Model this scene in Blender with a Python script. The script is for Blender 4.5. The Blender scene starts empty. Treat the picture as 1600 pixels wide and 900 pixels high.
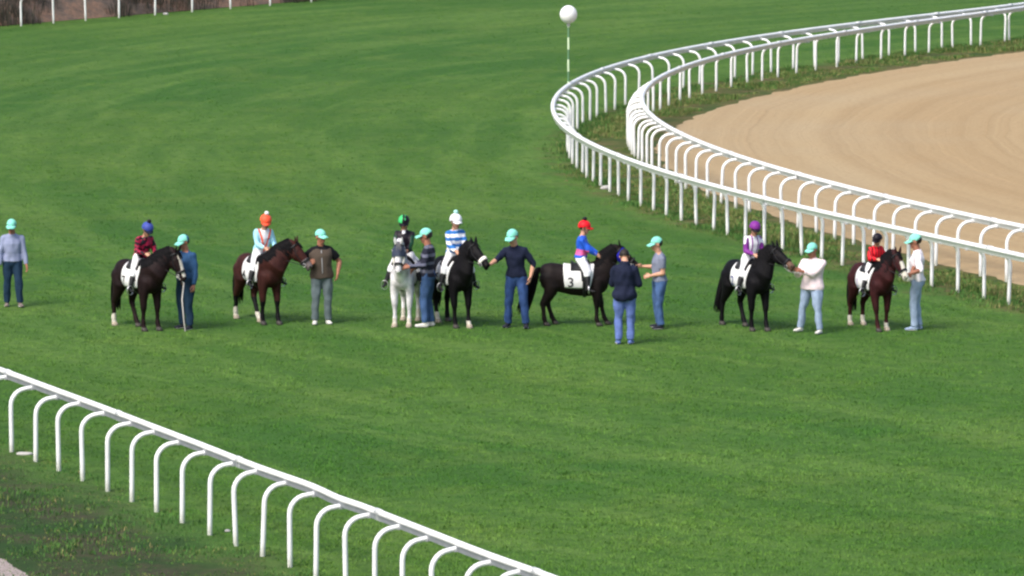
import bpy, math, random
import numpy as np
from mathutils import Vector, Matrix, Quaternion, noise
from mathutils.bvhtree import BVHTree

random.seed(11)
rng = np.random.default_rng(5)
V = Vector
R = math.radians
scene = bpy.context.scene
COL = scene.collection

# ------------------------------------------------------------------ camera, light, exposure
FPX, CAM_H = 8000.0, 12.1                      # focal length in pixels of the 1600 px photo, eye height in the stand
PITCH = math.atan(989.0 / FPX)
cam = bpy.data.cameras.new('camera')
cam.sensor_width = 36.0
cam.lens = FPX / 1600.0 * 36.0
cam.clip_start, cam.clip_end = 1.0, 6000.0
cam_ob = bpy.data.objects.new('camera', cam)
cam_ob.location = (0, 0, CAM_H)
cam_ob.rotation_euler = (math.pi / 2 - PITCH, 0, 0)
COL.objects.link(cam_ob)
scene.camera = cam_ob

SUN_EL, SUN_AZ = R(50), R(-138)                # azimuth: 0 = into the picture (+Y), negative = left
sun_dir = V((math.sin(SUN_AZ) * math.cos(SUN_EL), math.cos(SUN_AZ) * math.cos(SUN_EL), math.sin(SUN_EL)))
world = bpy.data.worlds.new('World')
scene.world = world
world.use_nodes = True
wn = world.node_tree
wn.nodes.clear()
w_out = wn.nodes.new('ShaderNodeOutputWorld')
w_bg = wn.nodes.new('ShaderNodeBackground')
w_sky = wn.nodes.new('ShaderNodeTexSky')
w_sky.sky_type = 'NISHITA'
w_sky.sun_disc = False
w_sky.sun_elevation = SUN_EL
w_sky.sun_rotation = SUN_AZ
w_sky.air_density = 1.0
w_sky.dust_density = 4.0
w_sky.ozone_density = 1.0
w_bg.inputs['Strength'].default_value = 0.11
wn.links.new(w_sky.outputs[0], w_bg.inputs[0])
wn.links.new(w_bg.outputs[0], w_out.inputs[0])
sl = bpy.data.lights.new('sun', 'SUN')
sl.energy = 1.5
sl.angle = R(25)
sl.color = (1.0, 0.96, 0.90)
sun_ob = bpy.data.objects.new('sun', sl)
sun_ob.rotation_euler = sun_dir.to_track_quat('Z', 'Y').to_euler()
sun_ob.location = (-40, 60, 60)
COL.objects.link(sun_ob)
scene.view_settings.view_transform = 'Standard'
scene.view_settings.look = 'None'
scene.view_settings.gamma = 1.0
scene.view_settings.use_curve_mapping = False
scene.view_settings.exposure = 1.0
scene.cycles.filter_width = 2.4

# ------------------------------------------------------------------ pixel <-> place
CP, SP = math.cos(PITCH), math.sin(PITCH)


def P(px, py, z=0.0):
    """the point at height z that the photo shows at pixel (px, py)"""
    a, b = (px - 800) / FPX, (450 - py) / FPX
    d = V((a, CP + b * SP, -SP + b * CP))
    t = (z - CAM_H) / d.z
    return V((d.x * t, d.y * t, z))


def proj(p):
    x, y, z = p[0], p[1], p[2] - CAM_H
    dep = y * CP - z * SP
    up = y * SP + z * CP
    return 800 + FPX * x / dep, 450 - FPX * up / dep


# ------------------------------------------------------------------ materials
def srgb(r, g, b):
    f = lambda c: (c / 255 / 12.92) if c / 255 <= 0.04045 else ((c / 255 + 0.055) / 1.055) ** 2.4
    return (f(r), f(g), f(b))


MATS = {}


class NT:
    def __init__(s, name):
        s.mat = bpy.data.materials.new(name)
        s.mat.use_nodes = True
        s.t = s.mat.node_tree
        s.b = s.t.nodes['Principled BSDF']
        MATS[name] = s.mat

    def n(s, kind, **kw):
        nd = s.t.nodes.new(kind)
        for k, v in kw.items():
            if hasattr(nd, k):
                setattr(nd, k, v)
            else:
                nd.inputs[k].default_value = v
        return nd

    def l(s, a, b):
        s.t.links.new(a, b)

    def coords(s, kind='Object'):
        return s.n('ShaderNodeTexCoord').outputs[kind]

    def noise(s, co, scale, detail=4, rough=0.55, dist=0.0):
        nd = s.n('ShaderNodeTexNoise')
        nd.inputs['Scale'].default_value = scale
        nd.inputs['Detail'].default_value = detail
        nd.inputs['Roughness'].default_value = rough
        nd.inputs['Distortion'].default_value = dist
        s.l(co, nd.inputs['Vector'])
        return nd.outputs['Fac']

    def ramp(s, fac, stops, interp='LINEAR'):
        nd = s.n('ShaderNodeValToRGB')
        nd.color_ramp.interpolation = interp
        e = nd.color_ramp.elements
        while len(e) < len(stops):
            e.new(0.5)
        for el, (p, c) in zip(e, stops):
            el.position = p
            el.color = (*c, 1) if len(c) == 3 else c
        s.l(fac, nd.inputs[0])
        return nd.outputs[0]

    def mix(s, fac, a, b, mode='MIX'):
        nd = s.n('ShaderNodeMix', data_type='RGBA', blend_type=mode)
        for sock, val in ((nd.inputs[0], fac), (nd.inputs[6], a), (nd.inputs[7], b)):
            if isinstance(val, (int, float)):
                sock.default_value = val
            elif isinstance(val, tuple):
                sock.default_value = (*val, 1)
            else:
                s.l(val, sock)
        return nd.outputs[2]

    def math(s, op, a, b=0.0):
        nd = s.n('ShaderNodeMath', operation=op)
        for sock, val in ((nd.inputs[0], a), (nd.inputs[1], b)):
            if isinstance(val, (int, float)):
                sock.default_value = val
            else:
                s.l(val, sock)
        return nd.outputs[0]

    def bump(s, h, strength=0.3, dist=0.02):
        nd = s.n('ShaderNodeBump')
        nd.inputs['Strength'].default_value = strength
        nd.inputs['Distance'].default_value = dist
        s.l(h, nd.inputs['Height'])
        s.l(nd.outputs[0], s.b.inputs['Normal'])


def mat(name, col, rough=0.8, var=0.22, scale=14.0, bump=0.25, bscale=60.0, spec=0.3, sheen=0.0):
    if name in MATS:
        return MATS[name]
    m = NT(name)
    co = m.coords()
    f = m.noise(co, scale, 5)
    lo = tuple(c * (1 - var) for c in col)
    hi = tuple(min(1, c * (1 + var)) for c in col)
    m.l(m.ramp(f, [(0.3, lo), (0.7, hi)]), m.b.inputs['Base Color'])
    m.b.inputs['Roughness'].default_value = rough
    m.b.inputs['Specular IOR Level'].default_value = spec
    if sheen:
        m.b.inputs['Sheen Weight'].default_value = sheen
    if bump:
        m.bump(m.noise(co, bscale, 3), bump, 0.01)
    return m.mat


# ------------------------------------------------------------------ mesh building
class MB:
    def __init__(s):
        s.v, s.f, s.m = [], [], []

    def loft(s, rings, mi=0, caps=True, closed=False):
        n = len(rings[0])
        o = len(s.v)
        for r in rings:
            s.v.extend([tuple(p) for p in r])
        k = len(rings)
        for i in range(k if closed else k - 1):
            a, b = o + i * n, o + ((i + 1) % k) * n
            for j in range(n):
                j2 = (j + 1) % n
                s.f.append((a + j, a + j2, b + j2, b + j))
                s.m.append(mi)
        if caps and not closed:
            s.f.append(tuple(o + j for j in reversed(range(n))))
            s.m.append(mi)
            s.f.append(tuple(o + (k - 1) * n + j for j in range(n)))
            s.m.append(mi)
        return s

    def limb(s, pts, rad, n=10, mi=0, up=None, ends=True):
        """a tapered tube with round ends; a radius may be a pair (across, along up)"""
        pts = [V(p) for p in pts]
        rad = [(r, r) if isinstance(r, (int, float)) else tuple(r) for r in rad]
        if len(rad) == 1:
            rad = rad * len(pts)
        tang = []
        for i in range(len(pts)):
            t = pts[min(i + 1, len(pts) - 1)] - pts[max(i - 1, 0)]
            tang.append(t.normalized() if t.length > 1e-9 else V((0, 0, 1)))
        ref = V(up) if up is not None else (V((0, 0, 1)) if abs(tang[0].z) < 0.9 else V((1, 0, 0)))
        rings, prev = [], None
        for i, (p, t) in enumerate(zip(pts, tang)):
            if up is not None or prev is None:
                side = t.cross(ref)
                if side.length < 1e-4:
                    side = t.cross(V((0.3, 1, 0.1)))
                side.normalize()
            else:
                side = (prev - t * prev.dot(t)).normalized()
            prev = side
            u = side.cross(t).normalized()
            a, b = rad[i]

            def ring(c, k):
                return [c + side * (a * k * math.cos(2 * math.pi * j / n)) + u * (b * k * math.sin(2 * math.pi * j / n)) for j in range(n)]
            e = min(a, b)
            if ends and i == 0:
                for ang in (80, 50, 25):
                    rings.append(ring(p - t * e * math.sin(R(ang)), math.cos(R(ang))))
            rings.append(ring(p, 1))
            if ends and i == len(pts) - 1:
                for ang in (25, 50, 80):
                    rings.append(ring(p + t * e * math.sin(R(ang)), math.cos(R(ang))))
        return s.loft(rings, mi)

    def ell(s, c, r, X=None, nu=14, nv=9, mi=0, keep=None):
        """ellipsoid; X = (ax, ay, az) axes; keep(p) filters faces by local unit position"""
        c = V(c)
        ax, ay, az = X if X else (V((1, 0, 0)), V((0, 1, 0)), V((0, 0, 1)))
        o = len(s.v)
        loc = []
        for i in range(nv + 1):
            th = math.pi * i / nv
            th = min(max(th, 0.02), math.pi - 0.02)
            for j in range(nu):
                ph = 2 * math.pi * j / nu
                q = V((math.sin(th) * math.cos(ph), math.sin(th) * math.sin(ph), math.cos(th)))
                loc.append(q)
                s.v.append(tuple(c + ax * q.x * r[0] + ay * q.y * r[1] + az * q.z * r[2]))
        for i in range(nv):
            for j in range(nu):
                ids = (i * nu + j, i * nu + (j + 1) % nu, (i + 1) * nu + (j + 1) % nu, (i + 1) * nu + j)
                if keep and not keep(sum((loc[k] for k in ids), V((0, 0, 0))) / 4):
                    continue
                s.f.append(tuple(o + k for k in reversed(ids)))
                s.m.append(mi)
        if not keep:
            s.f.append(tuple(o + j for j in range(nu)))
            s.m.append(mi)
            s.f.append(tuple(o + nv * nu + j for j in reversed(range(nu))))
            s.m.append(mi)
        return s

    def box(s, c, h, X=None, mi=0):
        ax, ay, az = X if X else (V((1, 0, 0)), V((0, 1, 0)), V((0, 0, 1)))
        o = len(s.v)
        c = V(c)
        for dx, dy, dz in ((-1, -1, -1), (1, -1, -1), (1, 1, -1), (-1, 1, -1), (-1, -1, 1), (1, -1, 1), (1, 1, 1), (-1, 1, 1)):
            s.v.append(tuple(c + ax * h[0] * dx + ay * h[1] * dy + az * h[2] * dz))
        for q in ((0, 3, 2, 1), (4, 5, 6, 7), (0, 1, 5, 4), (1, 2, 6, 5), (2, 3, 7, 6), (3, 0, 4, 7)):
            s.f.append(tuple(o + k for k in q))
            s.m.append(mi)
        return s

    def band(s, c, u, v, w, a, b, half, th, n=24, mi=0):
        """a flat strap looped round an oval: centre c, oval axes u, v, strap axis w"""
        rings = []
        for j in range(n):
            q = 2 * math.pi * j / n
            d = u * math.cos(q), v * math.sin(q)
            i_ = c + d[0] * a + d[1] * b
            o_ = c + d[0] * (a + th) + d[1] * (b + th)
            rings.append([i_ - w * half, i_ + w * half, o_ + w * half, o_ - w * half])
        return s.loft(rings, mi, closed=True)

    def mesh(s, name):
        me = bpy.data.meshes.new(name)
        me.from_pydata(s.v, [], s.f)
        me.polygons.foreach_set('material_index', s.m)
        me.update()
        return me

    def add(s, other):
        o = len(s.v)
        s.v.extend(other.v)
        s.f.extend(tuple(o + i for i in f) for f in other.f)
        s.m.extend(other.m)
        return s


def fuse(mb, voxel, it=4, disp=0.0, dscale=9.0, seed=0.0):
    """one continuous skin round all the overlapping shapes"""
    tmp = bpy.data.objects.new('tmp', mb.mesh('tmp'))
    COL.objects.link(tmp)
    r = tmp.modifiers.new('r', 'REMESH')
    r.mode = 'VOXEL'
    r.voxel_size = voxel
    if it:
        sm = tmp.modifiers.new('s', 'SMOOTH')
        sm.factor, sm.iterations = 0.5, it
    dg = bpy.context.evaluated_depsgraph_get()
    me = bpy.data.meshes.new_from_object(tmp.evaluated_get(dg))
    old = tmp.data
    bpy.data.objects.remove(tmp)
    bpy.data.meshes.remove(old)
    nv = len(me.vertices)
    co = np.empty(nv * 3)
    me.vertices.foreach_get('co', co)
    co = co.reshape(-1, 3)
    if disp:
        nm = np.empty(nv * 3)
        me.vertices.foreach_get('normal', nm)
        nm = nm.reshape(-1, 3)
        d = np.array([noise.noise(V((p[0] * dscale + seed, p[1] * dscale, p[2] * dscale * 0.6))) for p in co])
        co = co + nm * (d * disp)[:, None]
    out = MB()
    out.v = [tuple(p) for p in co]
    out.f = [tuple(p.vertices) for p in me.polygons]
    out.m = [0] * len(out.f)
    bpy.data.meshes.remove(me)
    return out


def paint(mb, fn):
    """material slot per face from its place (patches of coat, patterns of cloth)"""
    for i, f in enumerate(mb.f):
        a = mb.v[f[0]]
        b = mb.v[f[2 % len(f)]]
        k = fn(V(((a[0] + b[0]) / 2, (a[1] + b[1]) / 2, (a[2] + b[2]) / 2)))
        if k is not None:
            mb.m[i] = k
    return mb


def obj(name, mb, mats, parent=None, smooth=True):
    me = mb.mesh(name)
    for m in (mats if isinstance(mats, (list, tuple)) else [mats]):
        me.materials.append(m)
    if smooth:
        me.polygons.foreach_set('use_smooth', [True] * len(me.polygons))
    ob = bpy.data.objects.new(name, me)
    COL.objects.link(ob)
    if parent:
        ob.parent = parent
    return ob


def tag(o, label=None, cat=None, group=None, kind=None):
    for k, v in (('label', label), ('category', cat), ('group', group), ('kind', kind)):
        if v:
            o[k] = v
    return o


def thing(name, loc, yaw, label, cat, group=None):
    o = bpy.data.objects.new(name, None)
    o.empty_display_size = 0.2
    o.location = loc
    o.rotation_euler = (0, 0, yaw)
    COL.objects.link(o)
    return tag(o, label, cat, group)


# ------------------------------------------------------------------ curves of the course, traced and put on the ground
def curve_of(pts, z, deg):
    """x as a smooth function of distance for a bend (the bend never doubles back in distance)"""
    w = [P(a, b, z) for a, b in pts]
    Y = np.array([p.y for p in w])
    X = np.array([p.x for p in w])
    m, s = Y.mean(), Y.std()
    c = np.polyfit((Y - m) / s, X, deg)
    ys = np.linspace(Y.min(), Y.max(), 900)
    xs = np.polyval(c, (ys - m) / s)
    return np.stack([xs, ys], 1)          # from near to far


def offset(c, d):
    """shift a plan curve sideways; positive = towards +x at the tip of the bend (inwards)"""
    t = np.gradient(c, axis=0)
    t /= np.linalg.norm(t, axis=1)[:, None]
    n = np.stack([t[:, 1], -t[:, 0]], 1)
    return c + n * d


OUTER = curve_of([(1640, 408), (1600, 401), (1510, 382), (1422, 361), (1311, 338), (1200, 310), (1165, 303), (1110, 287), (1035, 267), (980, 248), (940, 234), (910, 220), (890, 207),
                  (875, 190), (867, 168), (868, 152), (887, 136), (923, 117), (962, 103), (1018, 86), (1090, 70), (1173, 58), (1240, 50), (1300, 43), (1412, 28), (1500, 17), (1600, 5), (1640, 1)], 1.07, 7)
INNER = curve_of([(1640, 362), (1600, 354), (1558, 347), (1485, 330), (1389, 308), (1300, 286), (1200, 259), (1173, 250), (1118, 232), (1051, 203), (1018, 178), (1006, 163), (1004, 148),
                  (1012, 133), (1050, 112), (1100, 93), (1160, 78), (1216, 68), (1300, 53), (1400, 38), (1530, 21), (1600, 11), (1640, 5)], 1.07, 7)
SAND = curve_of([(1640, 455), (1600, 446), (1500, 421), (1400, 395), (1240, 346), (1160, 322), (1080, 288), (1040, 258), (1030, 225), (1045, 203), (1100, 178), (1200, 148), (1300, 126), (1400, 109), (1600, 81), (1640, 76)], 0.0, 7)
BEND_C = V((52.0, 127.0, 0))


def stretch(c, a, b):
    """lengthen a curve straight on at both ends, a metres before and b after"""
    t0 = (c[0] - c[8]) / np.linalg.norm(c[0] - c[8])
    t1 = (c[-1] - c[-9]) / np.linalg.norm(c[-1] - c[-9])
    pre = [c[0] + t0 * k for k in np.linspace(a, 0.3, 12)]
    post = [c[-1] + t1 * k for k in np.linspace(0.3, b, 12)]
    return np.concatenate([pre, c, post])


# ------------------------------------------------------------------ ground materials
def turf_material(name='turf', rough=None, e0=0.0, e1=1.0, gain=1.0, bump=True):
    m = NT(name)
    co = m.coords()
    big = m.noise(co, 0.055, 3)
    mid = m.noise(co, 0.45, 4, 0.6)
    small = m.noise(co, 3.2, 5, 0.65)
    fine = m.noise(co, 26.0, 3, 0.7)
    sub = m.n('ShaderNodeVectorMath', operation='DISTANCE')
    m.l(co, sub.inputs[0])
    sub.inputs[1].default_value = BEND_C
    r = sub.outputs['Value']
    wob = m.math('ADD', r, m.math('MULTIPLY', m.noise(co, 0.12, 2), 3.0))
    cmb = m.n('ShaderNodeCombineXYZ')
    m.l(wob, cmb.inputs[0])
    band = m.noise(cmb.outputs[0], 0.26, 2, 0.5)
    rel = m.n('ShaderNodeVectorMath', operation='SUBTRACT')
    m.l(co, rel.inputs[0])
    rel.inputs[1].default_value = BEND_C
    sp = m.n('ShaderNodeSeparateXYZ')
    m.l(rel.outputs[0], sp.inputs[0])
    ang = m.math('ARCTAN2', sp.outputs[1], m.math('MULTIPLY', sp.outputs[0], -1.0))
    pol = m.n('ShaderNodeCombineXYZ')
    m.l(r, pol.inputs[0])
    m.l(m.math('MULTIPLY', ang, 9.0), pol.inputs[1])
    streak = m.noise(pol.outputs[0], 1.1, 4, 0.62)
    patch = m.noise(co, 0.16, 3, 0.5, 0.6)
    base = m.ramp(big, [(0.40, srgb(78, 130, 62)), (0.60, srgb(108, 148, 74))])
    base = m.mix(m.ramp(band, [(0.46, (0, 0, 0)), (0.56, (0.75, 0.75, 0.75))]), base, srgb(116, 156, 86))
    base = m.mix(m.ramp(patch, [(0.46, (0, 0, 0)), (0.62, (0.4, 0.4, 0.4))]), base, srgb(78, 126, 60))
    base = m.mix(m.ramp(streak, [(0.47, (0, 0, 0)), (0.62, (0.5, 0.5, 0.5))]), base, srgb(74, 122, 56))
    base = m.mix(m.ramp(streak, [(0.36, (0.5, 0.5, 0.5)), (0.46, (0, 0, 0))]), base, srgb(126, 162, 94))
    base = m.mix(m.ramp(mid, [(0.50, (0, 0, 0)), (0.66, (0.4, 0.4, 0.4))]), base, srgb(126, 156, 86))
    base = m.mix(m.ramp(small, [(0.48, (0, 0, 0)), (0.64, (0.65, 0.65, 0.65))]), base, srgb(66, 114, 52))
    base = m.mix(m.ramp(fine, [(0.48, (0, 0, 0)), (0.66, (0.3, 0.3, 0.3))]), base, srgb(134, 168, 92))
    if rough:
        at = m.n('ShaderNodeAttribute', attribute_name='across')
        e = m.math('ADD', at.outputs['Fac'], m.math('MULTIPLY', m.math('SUBTRACT', m.noise(co, 0.9, 5, 0.65), 0.5), 3.2))
        ra, rbb = m.noise(co, 0.8, 5, 0.65), m.noise(co, 4.5, 5, 0.7)
        rc = m.ramp(ra, [(0.36, rough[0]), (0.46, rough[1]), (0.54, rough[2]), (0.64, rough[3])])
        rc = m.mix(m.ramp(rbb, [(0.42, (0, 0, 0)), (0.66, (0.7, 0.7, 0.7))]), rc, rough[4])
        mr = m.n('ShaderNodeMapRange', interpolation_type='SMOOTHSTEP')
        m.l(e, mr.inputs[0])
        mr.inputs[1].default_value, mr.inputs[2].default_value = e0, e1
        base = m.mix(mr.outputs[0], base, rc)
    dark = m.n('ShaderNodeMix', data_type='RGBA', blend_type='MULTIPLY')
    dark.inputs[0].default_value = 1.0
    m.l(base, dark.inputs[6])
    dark.inputs[7].default_value = (0.452 * gain, 0.462 * gain, 0.315 * gain, 1)
    m.l(dark.outputs[2], m.b.inputs['Base Color'])
    m.b.inputs['Roughness'].default_value = 0.9
    m.b.inputs['Specular IOR Level'].default_value = 0.15
    h = m.math('ADD', m.math('MULTIPLY', fine, 0.5), small)
    if bump:
        m.bump(h, 0.6, 0.06)
    return m.mat


def rough_material(name, cols, k=0.5):
    m = NT(name)
    co = m.coords()
    a = m.noise(co, 0.9, 5, 0.65)
    b = m.noise(co, 5.0, 5, 0.7)
    c = m.ramp(a, [(0.30, cols[0]), (0.45, cols[1]), (0.58, cols[2]), (0.72, cols[3])])
    c = m.mix(m.ramp(b, [(0.35, (0, 0, 0)), (0.75, (0.65, 0.65, 0.65))]), c, cols[4])
    mu = m.mix(1.0, c, (k, k, k), 'MULTIPLY')
    m.l(mu, m.b.inputs['Base Color'])
    m.b.inputs['Roughness'].default_value = 0.95
    m.b.inputs['Specular IOR Level'].default_value = 0.1
    m.bump(b, 0.8, 0.08)
    return m.mat


def sand_material():
    m = NT('sand')
    co = m.coords()
    sub = m.n('ShaderNodeVectorMath', operation='DISTANCE')
    m.l(co, sub.inputs[0])
    sub.inputs[1].default_value = BEND_C
    wob = m.math('ADD', sub.outputs['Value'], m.math('MULTIPLY', m.noise(co, 0.25, 3), 0.6))
    cmb = m.n('ShaderNodeCombineXYZ')
    m.l(wob, cmb.inputs[0])
    furrow = m.noise(cmb.outputs[0], 1.3, 4, 0.7)
    broad = m.noise(cmb.outputs[0], 0.25, 2)
    big = m.noise(co, 0.12, 4)
    grain = m.noise(co, 7.0, 5, 0.7)
    c = m.ramp(broad, [(0.3, srgb(202, 174, 136)), (0.7, srgb(210, 185, 148))])
    c = m.mix(m.ramp(furrow, [(0.45, (0, 0, 0)), (0.62, (0.45, 0.45, 0.45))]), c, srgb(182, 154, 118))
    c = m.mix(m.ramp(big, [(0.42, (0, 0, 0)), (0.7, (0.5, 0.5, 0.5))]), c, srgb(206, 188, 160))
    c = m.mix(m.ramp(grain, [(0.48, (0, 0, 0)), (0.68, (0.45, 0.45, 0.45))]), c, srgb(168, 140, 108))
    m.l(m.mix(1.0, c, (0.60, 0.60, 0.565), 'MULTIPLY'), m.b.inputs['Base Color'])
    m.b.inputs['Roughness'].default_value = 0.95
    m.b.inputs['Specular IOR Level'].default_value = 0.1
    m.bump(m.math('ADD', m.math('MULTIPLY', furrow, 1.5), m.math('MULTIPLY', grain, 0.5)), 0.7, 0.05)
    return m.mat


M_TURF = turf_material()
M_SAND = sand_material()
M_VERGE = turf_material('verge_turf', [srgb(84, 112, 64), srgb(110, 120, 74), srgb(136, 128, 92), srgb(142, 124, 104), srgb(84, 104, 66)], 0.4, 1.7)
M_ROUGH = turf_material('rough_turf', [srgb(64, 100, 56), srgb(72, 98, 62), srgb(92, 94, 78), srgb(98, 92, 88), srgb(54, 82, 52)], 0.3, 2.4)
M_BANK = rough_material('bank_soil', [srgb(70, 66, 66), srgb(112, 98, 90), srgb(140, 112, 96), srgb(96, 86, 84), srgb(74, 74, 66)], 0.8)
M_PATH = mat('path_gravel', srgb(150, 138, 134), 0.95, 0.15, 6, 0.4, 40)


def strip(name, L, Rr, z, m):
    """a flat sheet between two plan curves"""
    mb = MB()
    n, k = len(L), 9
    ac = []
    for a, b in zip(L, Rr):
        w = math.hypot(b[0] - a[0], b[1] - a[1])
        for j in range(k):
            u = (j / (k - 1)) ** 1.5
            mb.v.append((a[0] + (b[0] - a[0]) * u, a[1] + (b[1] - a[1]) * u, z))
            ac.append(w * u)
    for i in range(n - 1):
        for j in range(k - 1):
            p = i * k + j
            mb.f.append((p, p + 1, p + k + 1, p + k))
            mb.m.append(0)
    o = obj(name, mb, m)
    o.data.attributes.new('across', 'FLOAT', 'POINT').data.foreach_set('value', ac)
    return o


g = MB()
g.v = [(-1500, -300, 0), (1500, -300, 0), (1500, 3500, 0), (-1500, 3500, 0)]
g.f, g.m = [(0, 1, 2, 3)], [0]
tag(obj('ground', g, M_TURF), 'mown green turf of the racecourse', 'turf', kind='structure')


def resample(c, n=600):
    d = np.concatenate([[0], np.cumsum(np.linalg.norm(np.diff(c, axis=0), axis=1))])
    t = np.linspace(0, d[-1], n)
    return np.stack([np.interp(t, d, c[:, 0]), np.interp(t, d, c[:, 1])], 1)


def wobble(c, amp, sc, seed):
    t = np.gradient(c, axis=0)
    t /= np.linalg.norm(t, axis=1)[:, None]
    n = np.stack([t[:, 1], -t[:, 0]], 1)
    w = np.array([noise.noise(V((p[0] * sc, p[1] * sc, seed))) + 0.5 * noise.noise(V((p[0] * sc * 3, p[1] * sc * 3, seed))) for p in c])
    return c + n * (w * amp)[:, None]


outer_l = resample(stretch(OUTER, 25, 60), 900)
sand_l = resample(stretch(SAND, 25, 60), 900)
# verge from just outside the outer rail's posts to under the sand; sand sheet reaches far to the right
verge_edge = offset(outer_l, -0.9)
strip('verge', verge_edge, offset(sand_l, 1.2), 0.004, M_VERGE)
far = np.stack([np.full(900, 70.0), np.linspace(sand_l[0][1] - 10, sand_l[-1][1] + 30, 900)], 1)
strip('sand_track', wobble(sand_l, 0.18, 1.1, 9.0), far, 0.008, M_SAND)
for nm, lb in (('verge', 'rough grassy verge between the two curved rails'), ('sand_track', 'tan sand training track inside the bend')):
    tag(bpy.data.objects[nm], lb, nm.replace('_', ' '), kind='structure')

# near rail line (rail height 1.07)
NEAR_PX = [(-60, 556), (0, 577), (87, 609), (159, 635.5), (234, 664), (313, 694), (400, 728), (484, 757.5), (528, 777), (575, 793.5), (669, 830), (762, 866), (869, 904), (960, 940)]


def spline(pts, n=400):
    pts = [np.array(p) for p in pts]
    pts = [2 * pts[0] - pts[1]] + pts + [2 * pts[-1] - pts[-2]]
    out = []
    k = n // (len(pts) - 3)
    for i in range(1, len(pts) - 2):
        p0, p1, p2, p3 = pts[i - 1:i + 3]
        for j in range(k):
            t = j / k
            out.append(0.5 * (2 * p1 + (p2 - p0) * t + (2 * p0 - 5 * p1 + 4 * p2 - p3) * t * t + (3 * p1 - p0 - 3 * p2 + p3) * t ** 3))
    out.append(pts[-2])
    return np.array(out)


NEAR = spline([P(a, b, 1.07).xy for a, b in NEAR_PX])[::-1]       # from near to far
near_l = resample(stretch(NEAR, 12, 12), 500)
edge = offset(near_l, 0.6)
strip('rough_verge', edge, edge + np.array([-14.0, -5.0]), 0.004, M_ROUGH)
tag(bpy.data.objects['rough_verge'], 'rough brownish grass on the stand side of the near rail', 'verge', kind='structure')
pw = [P(-60, 838), P(-8, 866), P(20, 884), P(34, 893), P(46, 903), P(70, 935)]
pe = wobble(resample(spline([p.xy for p in pw]), 160), 0.06, 2.0, 4.0)
strip('path', pe, pe + np.array([-6.0, -4.0]), 0.010, M_PATH)
tag(bpy.data.objects['path'], 'pale gravel path at the edge of the rough grass', 'path', kind='structure')

# ------------------------------------------------------------------ running rails
def white_material():
    m = NT('rail_white')
    co = m.coords()
    a = m.noise(co, 2.5, 5, 0.6)
    b = m.noise(co, 30.0, 3)
    c = m.ramp(a, [(0.3, (0.80, 0.81, 0.82)), (0.6, (0.87, 0.88, 0.88))])
    c = m.mix(m.ramp(b, [(0.52, (0, 0, 0)), (0.68, (0.5, 0.5, 0.5))]), c, (0.60, 0.61, 0.60))
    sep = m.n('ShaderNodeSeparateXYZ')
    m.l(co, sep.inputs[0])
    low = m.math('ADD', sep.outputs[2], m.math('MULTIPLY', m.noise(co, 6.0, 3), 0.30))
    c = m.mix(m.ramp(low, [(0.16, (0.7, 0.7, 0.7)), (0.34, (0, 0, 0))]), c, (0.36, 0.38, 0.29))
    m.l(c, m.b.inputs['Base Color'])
    m.b.inputs['Roughness'].default_value = 0.42
    return m.mat


M_WHITE = white_material()
M_SLEEVE = mat('joint_sleeve', (0.60, 0.62, 0.64), 0.5, 0.15, 9, 0.05)
M_UNDER = mat('rail_under_shade', (0.40, 0.42, 0.47), 0.5, 0.12, 6, 0.05)  # shade below the near rail's beam, painted as grey on its web
M_CLAMP = mat('clamp_grey', (0.42, 0.43, 0.46), 0.5, 0.15, 20, 0.1)


def rail_sweep(c, side, slim=1.0):
    """rounded top beam with a recessed web below; side = +1 when posts stand towards +normal"""
    t = np.gradient(c, axis=0)
    t /= np.linalg.norm(t, axis=1)[:, None]
    n = np.stack([t[:, 1], -t[:, 0]], 1)
    prof = [(0.055 * slim * math.cos(R(a)), 1.072 + 0.044 * slim * math.sin(R(a))) for a in range(0, 181, 20)]
    prof += [(-0.050, 1.042), (-0.026, 1.034), (-0.026, 0.968), (-0.018, 0.960), (0.022, 0.960), (0.030, 0.968), (0.030, 1.034), (0.050, 1.042)]
    mb = MB()
    rings = []
    for p, q in zip(c, n):
        rings.append([V((p[0] + q[0] * a * slim * side, p[1] + q[1] * a * side, z)) for a, z in prof])
    mb.loft(rings)
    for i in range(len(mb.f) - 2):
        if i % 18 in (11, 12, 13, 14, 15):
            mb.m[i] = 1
    return mb


def post_mesh(reach=0.36):
    """upright tube bending over to carry the rail at local (reach, 0)"""
    pts = [(0, 0, -0.05), (0, 0, 0.35), (0, 0, 0.74)]
    r = 0.25
    for a in (15, 30, 45, 60, 75, 90):
        pts.append((r - r * math.cos(R(a)), 0, 0.74 + r * 0.96 * math.sin(R(a))))
    pts.append((reach - 0.03, 0, 0.99))
    mb = MB().limb(pts, [0.035], 10)
    return mb


_post_me = {}


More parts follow.
